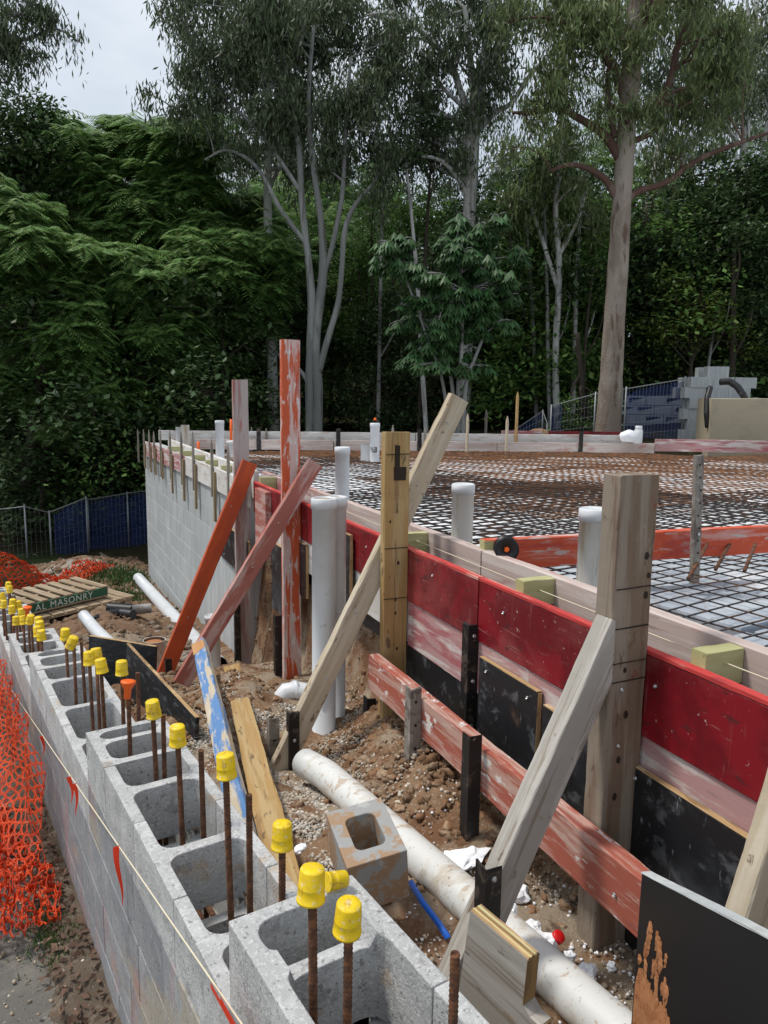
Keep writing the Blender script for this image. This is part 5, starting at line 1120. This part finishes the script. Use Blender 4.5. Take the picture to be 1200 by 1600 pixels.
def crown_points(ell, f, dens=1.0, clump=.13):
    """ell: (px, py, rx, ry, count) ovals at forward distance f -> cluster centres and blob centres"""
    out = []; blobs = []; el2 = []
    for e_ in ell:                                   # break every oval into smaller offset ones
        if e_[4] < 12: el2.append(e_); continue
        q = 4 if e_[4] > 24 else 3
        for j in range(q):
            a = j*6.283/q+rnd.random()*1.5; t = rnd.uniform(.35, .75)
            el2.append((e_[0]+math.cos(a)*e_[2]*t, e_[1]+math.sin(a)*e_[3]*t, e_[2]*rnd.uniform(.42, .62), e_[3]*rnd.uniform(.42, .62), e_[4]/q*1.05, (e_[5] if len(e_) > 5 else f)+rnd.uniform(-.5, .5)*e_[2]*f/F_PX*1.2))
    for e_ in el2:
        px, py, rx, ry, n = e_[:5]; ff = e_[5] if len(e_) > 5 else f
        C = atd(px, py, ff); rx = rx*ff/F_PX*1.05; ry = ry*ff/F_PX*1.0; rd = (rx+ry)/2
        blobs.append((C, n)); n = max(1, int(n*dens))
        m_ = max(2, n//5); v = npr.normal(size=(m_, 3)); v /= np.linalg.norm(v, axis=1, keepdims=True); v *= npr.uniform(0, 1, (m_, 1))**.35
        v = v[npr.integers(0, m_, n)]+npr.normal(size=(n, 3))*clump;  p = np.array(C)[None]+v[:, :1]*rx*np.array(r0)[None]+v[:, 1:2]*rd*np.array([math.sin(YAW), math.cos(YAW), 0])[None]+v[:, 2:3]*ry*np.array([0, 0, 1])[None]
        out.append(p)
    return out, blobs
def curve(a, b, sagz=0, wob=.1, n=6):
    P = []; L_ = (b-a).length
    sx = Vector(npr.normal(size=3)*wob*L_*.5)
    for i in range(n+1): t = i/n; P.append(a.lerp(b, t)+sx*math.sin(math.pi*t)*(1-.4*t)+UZ*sagz*math.sin(math.pi*t)*L_)
    return P
def limbs(mb, nodes, groups, blobs, r0_=.05, twig=.014, per=.55):
    for (pts, (C, n)) in zip(groups, blobs):
        best = rnd.choice(sorted(nodes, key=lambda q: (q[0]-C).length+max(0, q[0].z-C.z)*2.0)[:5]); R0 = min(best[1]*.6, r0_+.004*len(pts)**.5)
        p = curve(best[0], C, .08, .22, 7); mb.tube(p, [R0*(1-.55*i/7) for i in range(8)], 6, cap=False)
        for c in pts:
            if rnd.random() > per: continue
            c = Vector(c); a = min(p[2:], key=lambda q: (q-c).length); mb.tube(curve(a, c, .06, .2, 4), [twig*(1-.7*i/4) for i in range(5)], 4, cap=False)
KINDS = {'gum': cl_gum, 'broad': cl_broad, 'feather': cl_feather, 'umb': cl_umb}
def tree(label, trunks, f, ell, kind, leaf, bark, cat='tree', group=None, dens=1, clump=.13, name='tree', kw={}, boughs=(), r0_=.05, per=.55, limbmat=None):
    t0 = trunks[0][0]; base = atd(t0[0], t0[1], trunks[0][0][3] if len(t0) > 3 else f)
    root = empty(name, base, label, cat, group)
    mb = MB(); nodes = []
    def path(tk, store):
        P = [atd(q[0], q[1], (q[3] if len(q) > 3 else f)) for q in tk]; Rr = [q[2]*f/F_PX for q in tk]; out = []; rr = []
        for i in range(len(P)-1):                       # Catmull-Rom smoothing
            p0, p1, p2, p3 = P[max(i-1, 0)], P[i], P[i+1], P[min(i+2, len(P)-1)]
            for t in np.linspace(0, 1, 6, endpoint=False):
                out.append(.5*((2*p1)+(p2-p0)*t+(2*p0-5*p1+4*p2-p3)*t*t+(3*p1-p0-3*p2+p3)*t**3)); rr.append((Rr[i]*(1-t)+Rr[i+1]*t)*(1+.07*fbm(out[-1].z*1.5, i)))
        out.append(P[-1]); rr.append(Rr[-1]); store.tube(out, rr, 12)
        for o_, r_ in zip(out[len(out)//3:], rr[len(rr)//3:]): nodes.append((o_, r_))
    for tk in trunks: path(tk, mb)
    ml = MB() if limbmat else mb
    for tk in boughs: path(tk, ml)
    groups, blobs = crown_points(ell, f, dens, clump); limbs(ml, nodes, groups, blobs, r0_, per=per)
    link('trunk', mb.mesh('trunk', True), MT[bark], root)
    if limbmat: link('limbs', ml.mesh('limbs', True), MT[limbmat], root)
    fn = KINDS[kind]; cc = np.vstack(groups); link('crown', leafmesh('crown', *[x for x in fn(cc, **kw)][:4], MT[leaf], fn(cc[:1], **kw)[4]), None, root)
    return root
# -- big brown gum at right
tree('tall smooth brown gum tree with spreading dark limbs at the right behind the fence',
 [[(946, 730, 24), (950, 670, 19.5), (955, 590, 17), (960, 500, 15.5), (966, 410, 15), (971, 325, 14), (976, 250, 13.5), (981, 170, 13), (988, 90, 14), (994, 0, 12), (1000, -110, 8)]], 13.8,
 [(920, 40, 90, 60, 46), (1060, 50, 100, 80, 60), (1000, -50, 170, 80, 60), (860, 130, 60, 50, 26), (1090, 160, 60, 50, 24), (820, 210, 45, 35, 12), (1010, 190, 70, 30, 14), (930, 150, 50, 40, 14), (1130, 90, 60, 70, 26), (840, 30, 60, 50, 22), (1060, 250, 60, 25, 10)],
 'gum', 'leaf_gumlight', 'bark_brown', kw=dict(k=60, R=.42, L_=.15, W=.030), limbmat='bark_dark',
 boughs=[[(972, 318, 6), (1000, 298, 5), (1040, 285, 4.5), (1090, 250, 4), (1150, 225, 3), (1210, 205, 2)], [(968, 246, 8), (945, 212, 6), (905, 185, 5), (870, 170, 4), (835, 176, 3), (800, 176, 2)],
  [(966, 312, 7), (945, 280, 5), (915, 262, 4), (885, 258, 3), (860, 268, 2)], [(978, 160, 7), (962, 110, 7), (935, 72, 6), (900, 45, 5), (870, 35, 3)], [(985, 180, 7), (1020, 168, 6), (1045, 130, 5), (1060, 70, 4), (1085, 10, 3)],
  [(988, 90, 9), (960, 20, 8), (940, -60, 5)], [(990, 60, 8), (1020, 0, 7), (1040, -70, 4)], [(955, 105, 5), (930, 60, 4), (925, 0, 3)], [(960, 215, 5), (950, 150, 4), (952, 100, 3)]])
tree('slender pale gum with drooping foliage between the umbrella tree and the brown gum',
 [[(872, 705, 5.5), (868, 560, 5), (874, 420, 4.5), (868, 320, 4), (880, 220, 3), (872, 120, 2)], [(871, 450, 3.5), (846, 370, 3), (822, 300, 2)], [(873, 400, 3.5), (900, 350, 2.5), (915, 300, 2)]], 16.2,
 [(860, 290, 50, 40, 22), (905, 350, 40, 46, 16), (815, 310, 50, 36, 16), (880, 220, 50, 40, 18)], 'gum', 'leaf_gumlight', 'bark_white', kw=dict(k=55, R=.42, L_=.15, W=.032), r0_=.02)
# -- central white gum
tree('tall white barked gum tree standing behind the umbrella tree',
 [[(722, 690, 11), (726, 600, 10.5), (730, 480, 10), (733, 345, 9.5), (735, 270, 9.5), (738, 200, 10), (747, 150, 8), (757, 90, 7), (768, 20, 6), (782, -70, 4)]], 17,
 [(700, 60, 90, 60, 50), (640, 120, 70, 70, 42), (760, 0, 110, 60, 46), (600, 30, 80, 70, 44), (690, 200, 55, 40, 20), (650, 250, 60, 30, 14), (790, 110, 60, 60, 26), (720, -60, 150, 60, 40), (620, 210, 60, 40, 18), (700, 260, 35, 30, 8)],
 'gum', 'leaf_gum', 'bark_white', kw=dict(k=60, R=.5, L_=.17, W=.038), r0_=.05,
 boughs=[[(739, 190, 6), (722, 150, 5), (706, 105, 4.5), (680, 70, 4), (640, 38, 3), (590, 25, 2.5), (550, 5, 2)], [(742, 175, 6), (737, 120, 5), (732, 60, 4.5), (726, 10, 3)], [(746, 205, 5), (775, 175, 4), (800, 160, 3.5), (830, 115, 3), (870, 78, 2.5), (900, 50, 2)], [(740, 180, 4), (705, 150, 3), (680, 125, 2.5)], [(748, 150, 5), (768, 95, 4), (790, 50, 3)]])
# -- grey multi-stemmed gum
tree('grey gum with several slender stems forking low, right of the tallest orange post',
 [[(484, 700, 7.5), (484, 600, 7), (485, 540, 6.5), (487, 470, 6.5), (481, 400, 5.5), (472, 320, 5), (466, 220, 4.5), (448, 120, 3.5), (430, 20, 2.5)],
  [(496, 700, 8), (497, 610, 7.5), (493, 540, 7), (500, 470, 7), (505, 420, 7), (502, 350, 5), (490, 260, 4.5), (482, 160, 3.5), (490, 40, 2.5)],
  [(498, 580, 6), (512, 530, 5), (528, 475, 4.5), (534, 420, 4), (538, 365, 4), (552, 325, 3.5), (585, 285, 2.5), (615, 250, 2)],
  [(505, 430, 5), (520, 380, 4), (535, 300, 3.5), (540, 200, 3), (548, 90, 2)]], 16,
 [(400, 90, 80, 90, 62), (320, 90, 60, 70, 40), (470, 110, 80, 90, 56), (440, 20, 110, 60, 50), (430, 200, 60, 50, 22), (560, 190, 60, 80, 42), (520, 30, 90, 80, 50), (320, 160, 60, 26, 14), (300, 40, 50, 50, 22), (500, 250, 50, 50, 16), (600, 110, 50, 60, 24), (350, 220, 40, 22, 8), (570, 300, 40, 30, 8), (265, 165, 40, 18, 8)],
 'gum', 'leaf_gum', 'bark_grey', kw=dict(k=62, R=.46, L_=.16, W=.034), r0_=.035, per=.75, boughs=[[(478, 380, 4), (440, 330, 3.5), (400, 260, 3), (355, 235, 2), (320, 250, 1.5)], [(470, 300, 3.5), (430, 240, 3), (390, 190, 2.5), (340, 150, 2)], [(484, 600, 4), (465, 575, 3), (440, 560, 2.5), (425, 540, 2)]])
tree('single pale gum trunk left of the tallest orange post',
 [[(428, 700, 8.5), (426, 600, 8), (423, 500, 8), (420, 400, 7), (418, 300, 6), (420, 200, 5), (414, 90, 4), (400, 0, 3)]], 17.5,
 [(410, 60, 70, 80, 30), (380, 0, 90, 60, 30), (440, 260, 50, 50, 12), (400, 180, 60, 50, 16)], 'gum', 'leaf_gum', 'bark_white', kw=dict(k=55, R=.5, L_=.17, W=.04), boughs=[[(420, 480, 4), (405, 440, 3), (395, 400, 2)]])
# -- right pale stems
tree('pale leaning gum stem forking behind the right side of the brown gum', [[(1000, 640, 9), (1002, 480, 9), (1004, 395, 8.5), (1012, 330, 7.5), (1026, 260, 7), (1042, 180, 6), (1055, 90, 4)], [(1030, 640, 7), (1030, 400, 6.5), (1045, 320, 6), (1066, 255, 5.5), (1095, 210, 4.5), (1135, 160, 3)], [(1004, 385, 5), (990, 345, 4), (965, 320, 3.5), (900, 290, 3), (835, 272, 2)]], 19,
 [(1060, 130, 80, 70, 40), (1130, 130, 70, 70, 40), (1100, 220, 60, 40, 18), (1040, 40, 90, 70, 40)], 'gum', 'leaf_gum', 'bark_white', kw=dict(k=55, R=.5, L_=.18, W=.04), per=.4)
tree('slim white gum stem near the right edge above the dark bushes', [[(1135, 650, 8), (1143, 500, 7.5), (1150, 400, 7), (1157, 300, 6.5), (1166, 200, 6), (1174, 100, 5), (1182, 0, 4)], [(1155, 330, 4), (1175, 290, 3), (1192, 230, 3), (1205, 150, 2)]], 20,
 [(1180, 80, 70, 80, 40), (1170, 0, 90, 60, 40), (1150, 170, 50, 40, 12), (1230, 60, 80, 90, 30)], 'gum', 'leaf_gum', 'bark_white', kw=dict(k=55, R=.5, L_=.18, W=.04), per=.4)
# -- left feathery trees
FE = [
 ('large feathery leaved tree at the left edge with drooping bright fronds', [[(40, 760, 9), (55, 650, 8), (62, 560, 7), (58, 480, 5), (50, 380, 3)], [(60, 600, 5), (85, 520, 4), (105, 450, 3)]], 15.0, [(30, 350, 60, 30, 26), (80, 395, 60, 35, 32), (35, 440, 60, 40, 30), (100, 470, 45, 35, 22), (60, 520, 70, 40, 32), (20, 580, 50, 30, 16), (-40, 420, 60, 90, 30), (45, 610, 30, 16, 11), (130, 560, 40, 30, 16), (160, 620, 40, 24, 11), (90, 660, 50, 24, 11), (10, 310, 40, 15, 6)]),
 ('bright feathery tree with layered fronds left of the retaining wall', [[(215, 720, 6), (216, 620, 5), (218, 520, 4.5), (215, 430, 3)], [(217, 560, 4), (250, 500, 3), (280, 470, 2)]], 15.6, [(205, 400, 45, 22, 18), (245, 440, 60, 30, 28), (200, 470, 45, 26, 18), (280, 480, 45, 26, 18), (240, 520, 55, 24, 18), (290, 540, 40, 22, 12), (200, 430, 30, 22, 9), (262, 575, 26, 10, 4), (230, 620, 50, 24, 11), (180, 560, 40, 24, 11)]),
 ('tall feathery tree rising behind the left bushes against the sky', [[(250, 720, 6), (255, 560, 5.5), (262, 420, 5), (268, 320, 4), (262, 230, 2.5)], [(262, 380, 4), (300, 310, 3), (310, 250, 2)], [(258, 440, 4), (215, 350, 3), (180, 250, 2)]], 17.2, [(175, 215, 60, 22, 24), (240, 225, 60, 32, 30), (200, 270, 70, 32, 34), (300, 235, 45, 30, 20), (285, 290, 60, 35, 30), (150, 310, 50, 35, 24), (230, 330, 70, 32, 32), (310, 350, 60, 30, 26), (170, 360, 50, 30, 20), (130, 240, 30, 25, 10)]),
 ('wide feathery tree spreading right in front of the grey gum', [[(345, 720, 5.5), (348, 600, 5), (345, 480, 4.5), (352, 400, 3)], [(346, 520, 4), (390, 440, 3), (425, 400, 2)], [(346, 500, 3), (310, 430, 2.5), (300, 380, 2)]], 16.4, [(350, 385, 60, 26, 26), (415, 385, 50, 24, 22), (330, 430, 60, 30, 28), (400, 430, 55, 26, 22), (370, 480, 60, 30, 22), (440, 410, 30, 18, 9), (300, 380, 40, 24, 14), (320, 520, 50, 30, 16), (430, 460, 25, 14, 5)])]
FE.append(('shaded feathery tree filling the gap behind the two left feathery trees', [[(120, 720, 5), (125, 560, 4.5), (130, 400, 3)]], 18.2, [(120, 380, 70, 60, 44), (60, 300, 50, 40, 26), (150, 470, 60, 50, 32), (200, 380, 60, 50, 36), (290, 470, 60, 50, 30), (380, 330, 50, 40, 24), (300, 200, 30, 24, 8), (110, 200, 22, 16, 6)]))
for (lb, tr_, f_, el_) in FE: tree(lb, tr_, f_, el_, 'feather', 'leaf_feather', 'twig', group='feathery trees on the left', r0_=.02, per=.5, kw=dict(k=8, L_=.46 if f_ < 16 else .52), dens=1.9, clump=.42)
tree('dark leaved tree against the sky at the upper left edge', [[(-20, 700, 10), (0, 500, 9), (15, 350, 7), (25, 230, 4)]], 17, [(20, 190, 60, 40, 40), (50, 240, 50, 50, 40), (0, 260, 60, 50, 36), (70, 300, 50, 40, 28), (-50, 200, 60, 70, 30), (90, 330, 40, 40, 20)], 'broad', 'leaf_dark', 'twig', kw=dict(k=60, R=.42), per=.4)
tree('gum branches hanging into the top left corner', [[(-150, 700, 14), (-140, 400, 13), (-110, 150, 10), (-80, 0, 7)]], 13, [(10, 30, 50, 50, 26), (50, 20, 45, 30, 14), (20, 85, 50, 26, 14), (90, 40, 22, 14, 4), (-50, 0, 60, 70, 30), (30, -40, 70, 40, 20), (10, 130, 40, 16, 5), (110, 62, 16, 8, 2)], 'gum', 'leaf_gum', 'bark_grey', kw=dict(k=50, R=.34, L_=.14, W=.026), boughs=[[(-100, 130, 6), (-60, 80, 5), (-10, 50, 3.5), (40, 62, 2.5), (85, 45, 1.5), (125, 66, 1)], [(-90, 60, 6), (-40, 10, 4), (10, -10, 3), (60, 10, 2)]], r0_=.02, per=.9)
# -- umbrella tree
tree('umbrella tree with large drooping fingered leaves in front of the white gum',
 [[(712, 700, 3.5), (708, 620, 3), (700, 570, 2.6), (680, 530, 2.2)], [(716, 700, 3.5), (716, 600, 3), (722, 540, 2.6), (720, 440, 2.2), (715, 390, 2)], [(722, 700, 3.5), (728, 600, 3), (742, 560, 2.5), (758, 520, 2.2)], [(706, 690, 3), (690, 590, 2.4), (672, 540, 2), (640, 450, 1.6), (620, 400, 1.5)]], 12.3,
 [(620, 380, 38, 16, 22), (600, 410, 25, 12, 8), (640, 410, 25, 14, 10), (720, 380, 45, 26, 34), (745, 350, 45, 24, 26), (700, 430, 50, 26, 30), (740, 470, 50, 30, 34), (665, 470, 26, 14, 10), (650, 500, 40, 16, 18), (700, 520, 60, 22, 30), (760, 500, 40, 30, 20), (790, 445, 26, 30, 14), (810, 400, 20, 14, 6), (680, 560, 50, 16, 14), (740, 560, 40, 20, 12), (760, 420, 36, 28, 18), (655, 545, 30, 12, 7)],
 'umb', 'leaf_umb', 'bark_grey', kw=dict(k=10, L_=.205), r0_=.012, per=.5, dens=3.4, clump=.22)
# -- brush at right and centre
tree('yellow green bush at the foot of the forest right of the brown gum', [[(1075, 700, 4), (1078, 600, 3.5), (1082, 530, 2)]], 15.9, [(1085, 480, 40, 24, 26), (1060, 520, 40, 26, 20), (1110, 515, 40, 26, 20), (1050, 440, 30, 16, 10), (1130, 480, 20, 16, 6), (1150, 540, 30, 20, 10), (1010, 500, 20, 20, 8)], 'broad', 'leaf_yellow', 'twig', 'bush', name='bush', clump=.4, kw=dict(k=32, R=.3, L_=.085, W=.05), per=.5)
for (lb, el_, f_, lf, k_) in (
 ('dark glossy bush directly right of the brown gum trunk', [(1030, 440, 45, 50, 60), (1055, 380, 60, 50, 60), (1030, 520, 40, 50, 50), (1090, 420, 50, 40, 40)], 16.8, 'leaf_dark', 55),
 ('dark dense tree filling the right edge behind the block pile', [(1150, 400, 70, 70, 90), (1190, 480, 60, 60, 70), (1120, 330, 60, 40, 50), (1200, 330, 60, 60, 60), (1130, 560, 60, 50, 50), (1210, 580, 60, 50, 50)], 17, 'leaf_dark', 58),
 ('leafy climber on the fence left of the blue cloth', [(905, 640, 36, 26, 24), (940, 635, 26, 16, 14), (880, 665, 30, 20, 14), (930, 670, 30, 20, 12)], 15.2, 'leaf_feather', 26),
 ('round dark bush behind the tallest orange post gap', [(600, 610, 45, 60, 60), (610, 560, 45, 60, 60), (595, 500, 40, 50, 40), (600, 660, 50, 30, 30), (640, 640, 60, 40, 40)], 17, 'leaf_dark', 60),
 ('mid green bushy tree behind the golden post', [(590, 470, 50, 60, 60), (620, 540, 40, 50, 40), (560, 430, 50, 50, 50), (650, 330, 50, 40, 40), (600, 330, 50, 50, 40)], 18, 'leaf_feather', 55),
 ('shadowy leafy tree between the umbrella tree and the brown gum', [(840, 400, 60, 60, 70), (880, 480, 60, 60, 70), (820, 330, 60, 40, 50), (900, 380, 50, 50, 50), (850, 560, 70, 60, 60), (790, 600, 60, 50, 40), (910, 560, 50, 50, 40)], 17, 'leaf_feather', 55)):
    x0, y0 = el_[0][0], 700
    tree(lb, [[(x0, 710, 5), (x0+4, 620, 4), (x0-3, 520, 3)]], f_, el_, 'broad', lf, 'twig', 'bush' if k_ < 30 else 'tree', name='bush' if k_ < 30 else 'tree', clump=.24, kw=dict(k=k_, R=.42 if k_ > 30 else .2, L_=.075+.011*(len(lb) % 7), W=.04+.006*(len(lb) % 7)), per=.5)
for i, (x, f_, w_, top, lean) in enumerate(((590, 16.6, 3.5, 250, 10), (668, 16.3, 4, 250, -34), (652, 16.8, 3.5, 200, 25), (860, 16.3, 3.5, 260, -12), (893, 16.5, 4.5, 280, 16), (907, 16, 3, 420, 20), (840, 16.8, 3.5, 330, -18), (300, 18, 3, 420, 10), (148, 16, 3, 470, -12), (112, 17, 2.5, 520, 14), (172, 17.5, 2.5, 540, 22), (1142, 16.0, 6, 380, 6), (1100, 16, 3, 480, 22))):
    tree('thin bare understory stem, %s from the left' % ORD[i].replace('nearest', 'first'), [[(x, 705, w_), (x+lean*.2, 600, w_*.9), (x+lean*.5, (600+top)/2, w_*.75), (x+lean, top, w_*.4)], [(x+lean*.3, 560, w_*.5), (x+lean*.3+22, 520, w_*.35), (x+lean*.3+35, 470, w_*.2)]], f_, [(x+lean, top, 30, 24, 10), (x+lean*.3+35, 465, 18, 12, 4)], 'broad', 'leaf_dark', ['bark_grey', 'bark_white', 'twig'][i % 3], 'young tree', name='sapling', kw=dict(k=40, R=.35, L_=.11, W=.06))
# -- generic forest behind: three kinds, copied
def generic(kind, H, R, n, leaf, bark, kw, z0=.35, seed=0):
    root = empty('tree', (0, 0, -500)); mb = MB(); tr_ = [Vector((.15*math.sin(t*5+seed), .12*math.cos(t*4+seed), t*H*.95)) for t in np.linspace(0, 1, 9)]; mb.tube(tr_, [.17*H/12*(1-.8*t) for t in np.linspace(0, 1, 9)], 8)
    blobs = []; C = []
    for i in range(13):
        z = H*(z0+(1-z0)*((i+.5)/13)); a = i*2.4+seed; rr = R*math.sin(math.pi*min(1, .25+.75*(z/H-z0)/(1-z0)*.9))*.75*rnd.uniform(.5, 1.1); c = Vector((math.cos(a)*rr, math.sin(a)*rr, z)); blobs.append(c)
        q = min(tr_, key=lambda t: abs(t.z-(z-rr*.7))); mb.tube(curve(q, c, .06, .15, 5), [.05*H/12*(1-.7*j/5) for j in range(6)], 5, cap=False)
        v = npr.normal(size=(n//13, 3)); v /= np.linalg.norm(v, axis=1, keepdims=True); C.append(np.array(c)+v*npr.uniform(.2, 1, (n//13, 1))**.5*np.array([R*.42, R*.42, R*.30]))
        for c2 in C[-1][::3]: mb.tube(curve(c, Vector(c2), 0, .2, 3), [.02, .015, .01, .006], 4, cap=False)
    C = np.vstack(C); fn = KINDS[kind]
    for nm, me, mt in (('trunk', mb.mesh('trunk', True), MT[bark]), ('crown', leafmesh('crown', *fn(C, **kw)[:4], MT[leaf], fn(C[:1], **kw)[4]), None)):
        o = bpy.data.objects.new(nm, me); COL.objects.link(o); o.parent = root
        if mt: me.materials.append(mt)
    return root
GEN = [generic('gum', 15, 3.6, 260, 'leaf_gum', 'bark_grey', dict(k=48, R=.62, L_=.22, W=.055), .40, 0), generic('gum', 17, 3.8, 260, 'leaf_gumlight', 'bark_white', dict(k=46, R=.62, L_=.22, W=.05), .45, 2),
       generic('broad', 11, 3.6, 300, 'leaf_dark', 'twig', dict(k=48, R=.62, L_=.19, W=.11), .15, 4), generic('feather', 10, 3.6, 150, 'leaf_feather', 'twig', dict(k=9, L_=.9, pairs=7), .3, 6)]
BUSH = [generic('broad', 4.6, 1.9, 150, 'leaf_dark', 'twig', dict(k=46, R=.42, L_=.13, W=.075), .08, 1), generic('broad', 4.2, 1.9, 140, 'leaf_feather', 'twig', dict(k=40, R=.40, L_=.12, W=.065), .08, 3)]
used = {}
def plant(proto, P, sc, label, cat, group, nm):
    first = proto.name not in used; o = proto if first else proto.copy(); used[proto.name] = 1
    if not first:
        COL.objects.link(o)
        for c in [c for c in bpy.data.objects if c.parent == proto]: d_ = c.copy(); COL.objects.link(d_); d_.parent = o
    o.location = P; o.rotation_euler.z = rnd.random()*6.28; o.scale = (sc*rnd.uniform(.9, 1.1), sc*rnd.uniform(.9, 1.1), sc*rnd.uniform(.92, 1.08)); o.name = nm
    tag(o, label, cat, group)
KL = ['grey green gum tree', 'pale trunked light green gum tree', 'dark rounded broadleaf tree', 'feathery mid green tree']
px_, k_ = -40, 0
rows_ = [(21.5, 84), (27, 96), (35, 120)]
allp = []
for ri, (f_, stp) in enumerate(rows_):
    x = -60+ri*23
    while x < 1290: allp.append((x+rnd.uniform(-14, 14), f_+rnd.uniform(-1.5, 1.5), ri)); x += stp
for (x, f_, ri) in allp:
    g_ = atd(x, 640, f_); z = Hc(g_.x, g_.y)-.2
    if x < 350:                                        # lower treeline so that the sky opens at the upper left
        kd = rnd.choice([2, 3, 3]); top = atd(x, 265 if x > 100 else 235, f_).z
        sc = (top-z)/(11 if kd == 2 else 10)*rnd.uniform(.82, 1.0)
    else:
        kd = rnd.choice([0, 1, 2, 3, 3] if ri < 2 else [0, 1, 2]); top = atd(x, rnd.uniform(10, 200) if kd < 2 else rnd.uniform(190, 400), f_).z; sc = min(1.35, (top-z)/[15, 17, 11, 10][kd])*rnd.uniform(.8, 1.05)
        if kd > 1: sc = min(sc, 1.25)
    plant(GEN[kd], Vector((g_.x, g_.y, z)), sc, '%s in the forest behind, row %d' % (KL[kd], ri+1) if 0 else '%s in the %s row of the forest behind' % (KL[kd], ORD[ri]), 'tree', '%s of the %s forest row' % (KL[kd], ORD[ri]), 'forest_tree')
for i, (x, f_) in enumerate([(x+rnd.uniform(-18, 18), f0+rnd.uniform(-.6, .9)) for f0, st_, of in ((14.5, 62, 0), (17.5, 58, 30), (19.5, 90, 10)) for x in range(-60+of, 1290, st_)]):
    if 640 < x and f_ < 17.3: continue
    if 350 < x < 640 and f_ < 18.6: continue
    if x < 330 and f_ < 15.4: f_ += 1.2
    g_ = atd(x, 640, f_); z = Hc(g_.x, g_.y)-.15; b_ = BUSH[0] if (i % 4) else BUSH[1]
    plant(b_, Vector((g_.x, g_.y, z)), rnd.uniform(.85, 1.25), '%s understory bush below the forest trees' % ('dark green' if i % 4 else 'mid green'), 'bush', '%s understory bushes' % ('dark' if i % 4 else 'mid green'), 'understory_bush')
# far wood that reads as one mass
n = 26000; az = npr.uniform(-.62, .78, n)+YAW; rr = npr.uniform(44, 56, n); C = np.stack([np.sin(az)*rr, np.cos(az)*rr, np.zeros(n)], 1)
left = (az-YAW) < -.20
zt = np.where(left, npr.uniform(0, 1, n)**.8*8.5, npr.uniform(0, 1, n)**1.1*14)
C[:, 2] = zt-1.5+np.sin(az*37)*1.2+np.sin(az*81)*.8
D = npr.normal(size=(n, 3)); me = leafmesh('far_wood', C, D, npr.uniform(.5, 1.0, n), npr.uniform(.25, .5, n), MT['leaf_dark'])
tag(link('far_wood', me), 'far wood seen as one dark mass between the trunks', 'wood', kind='stuff')
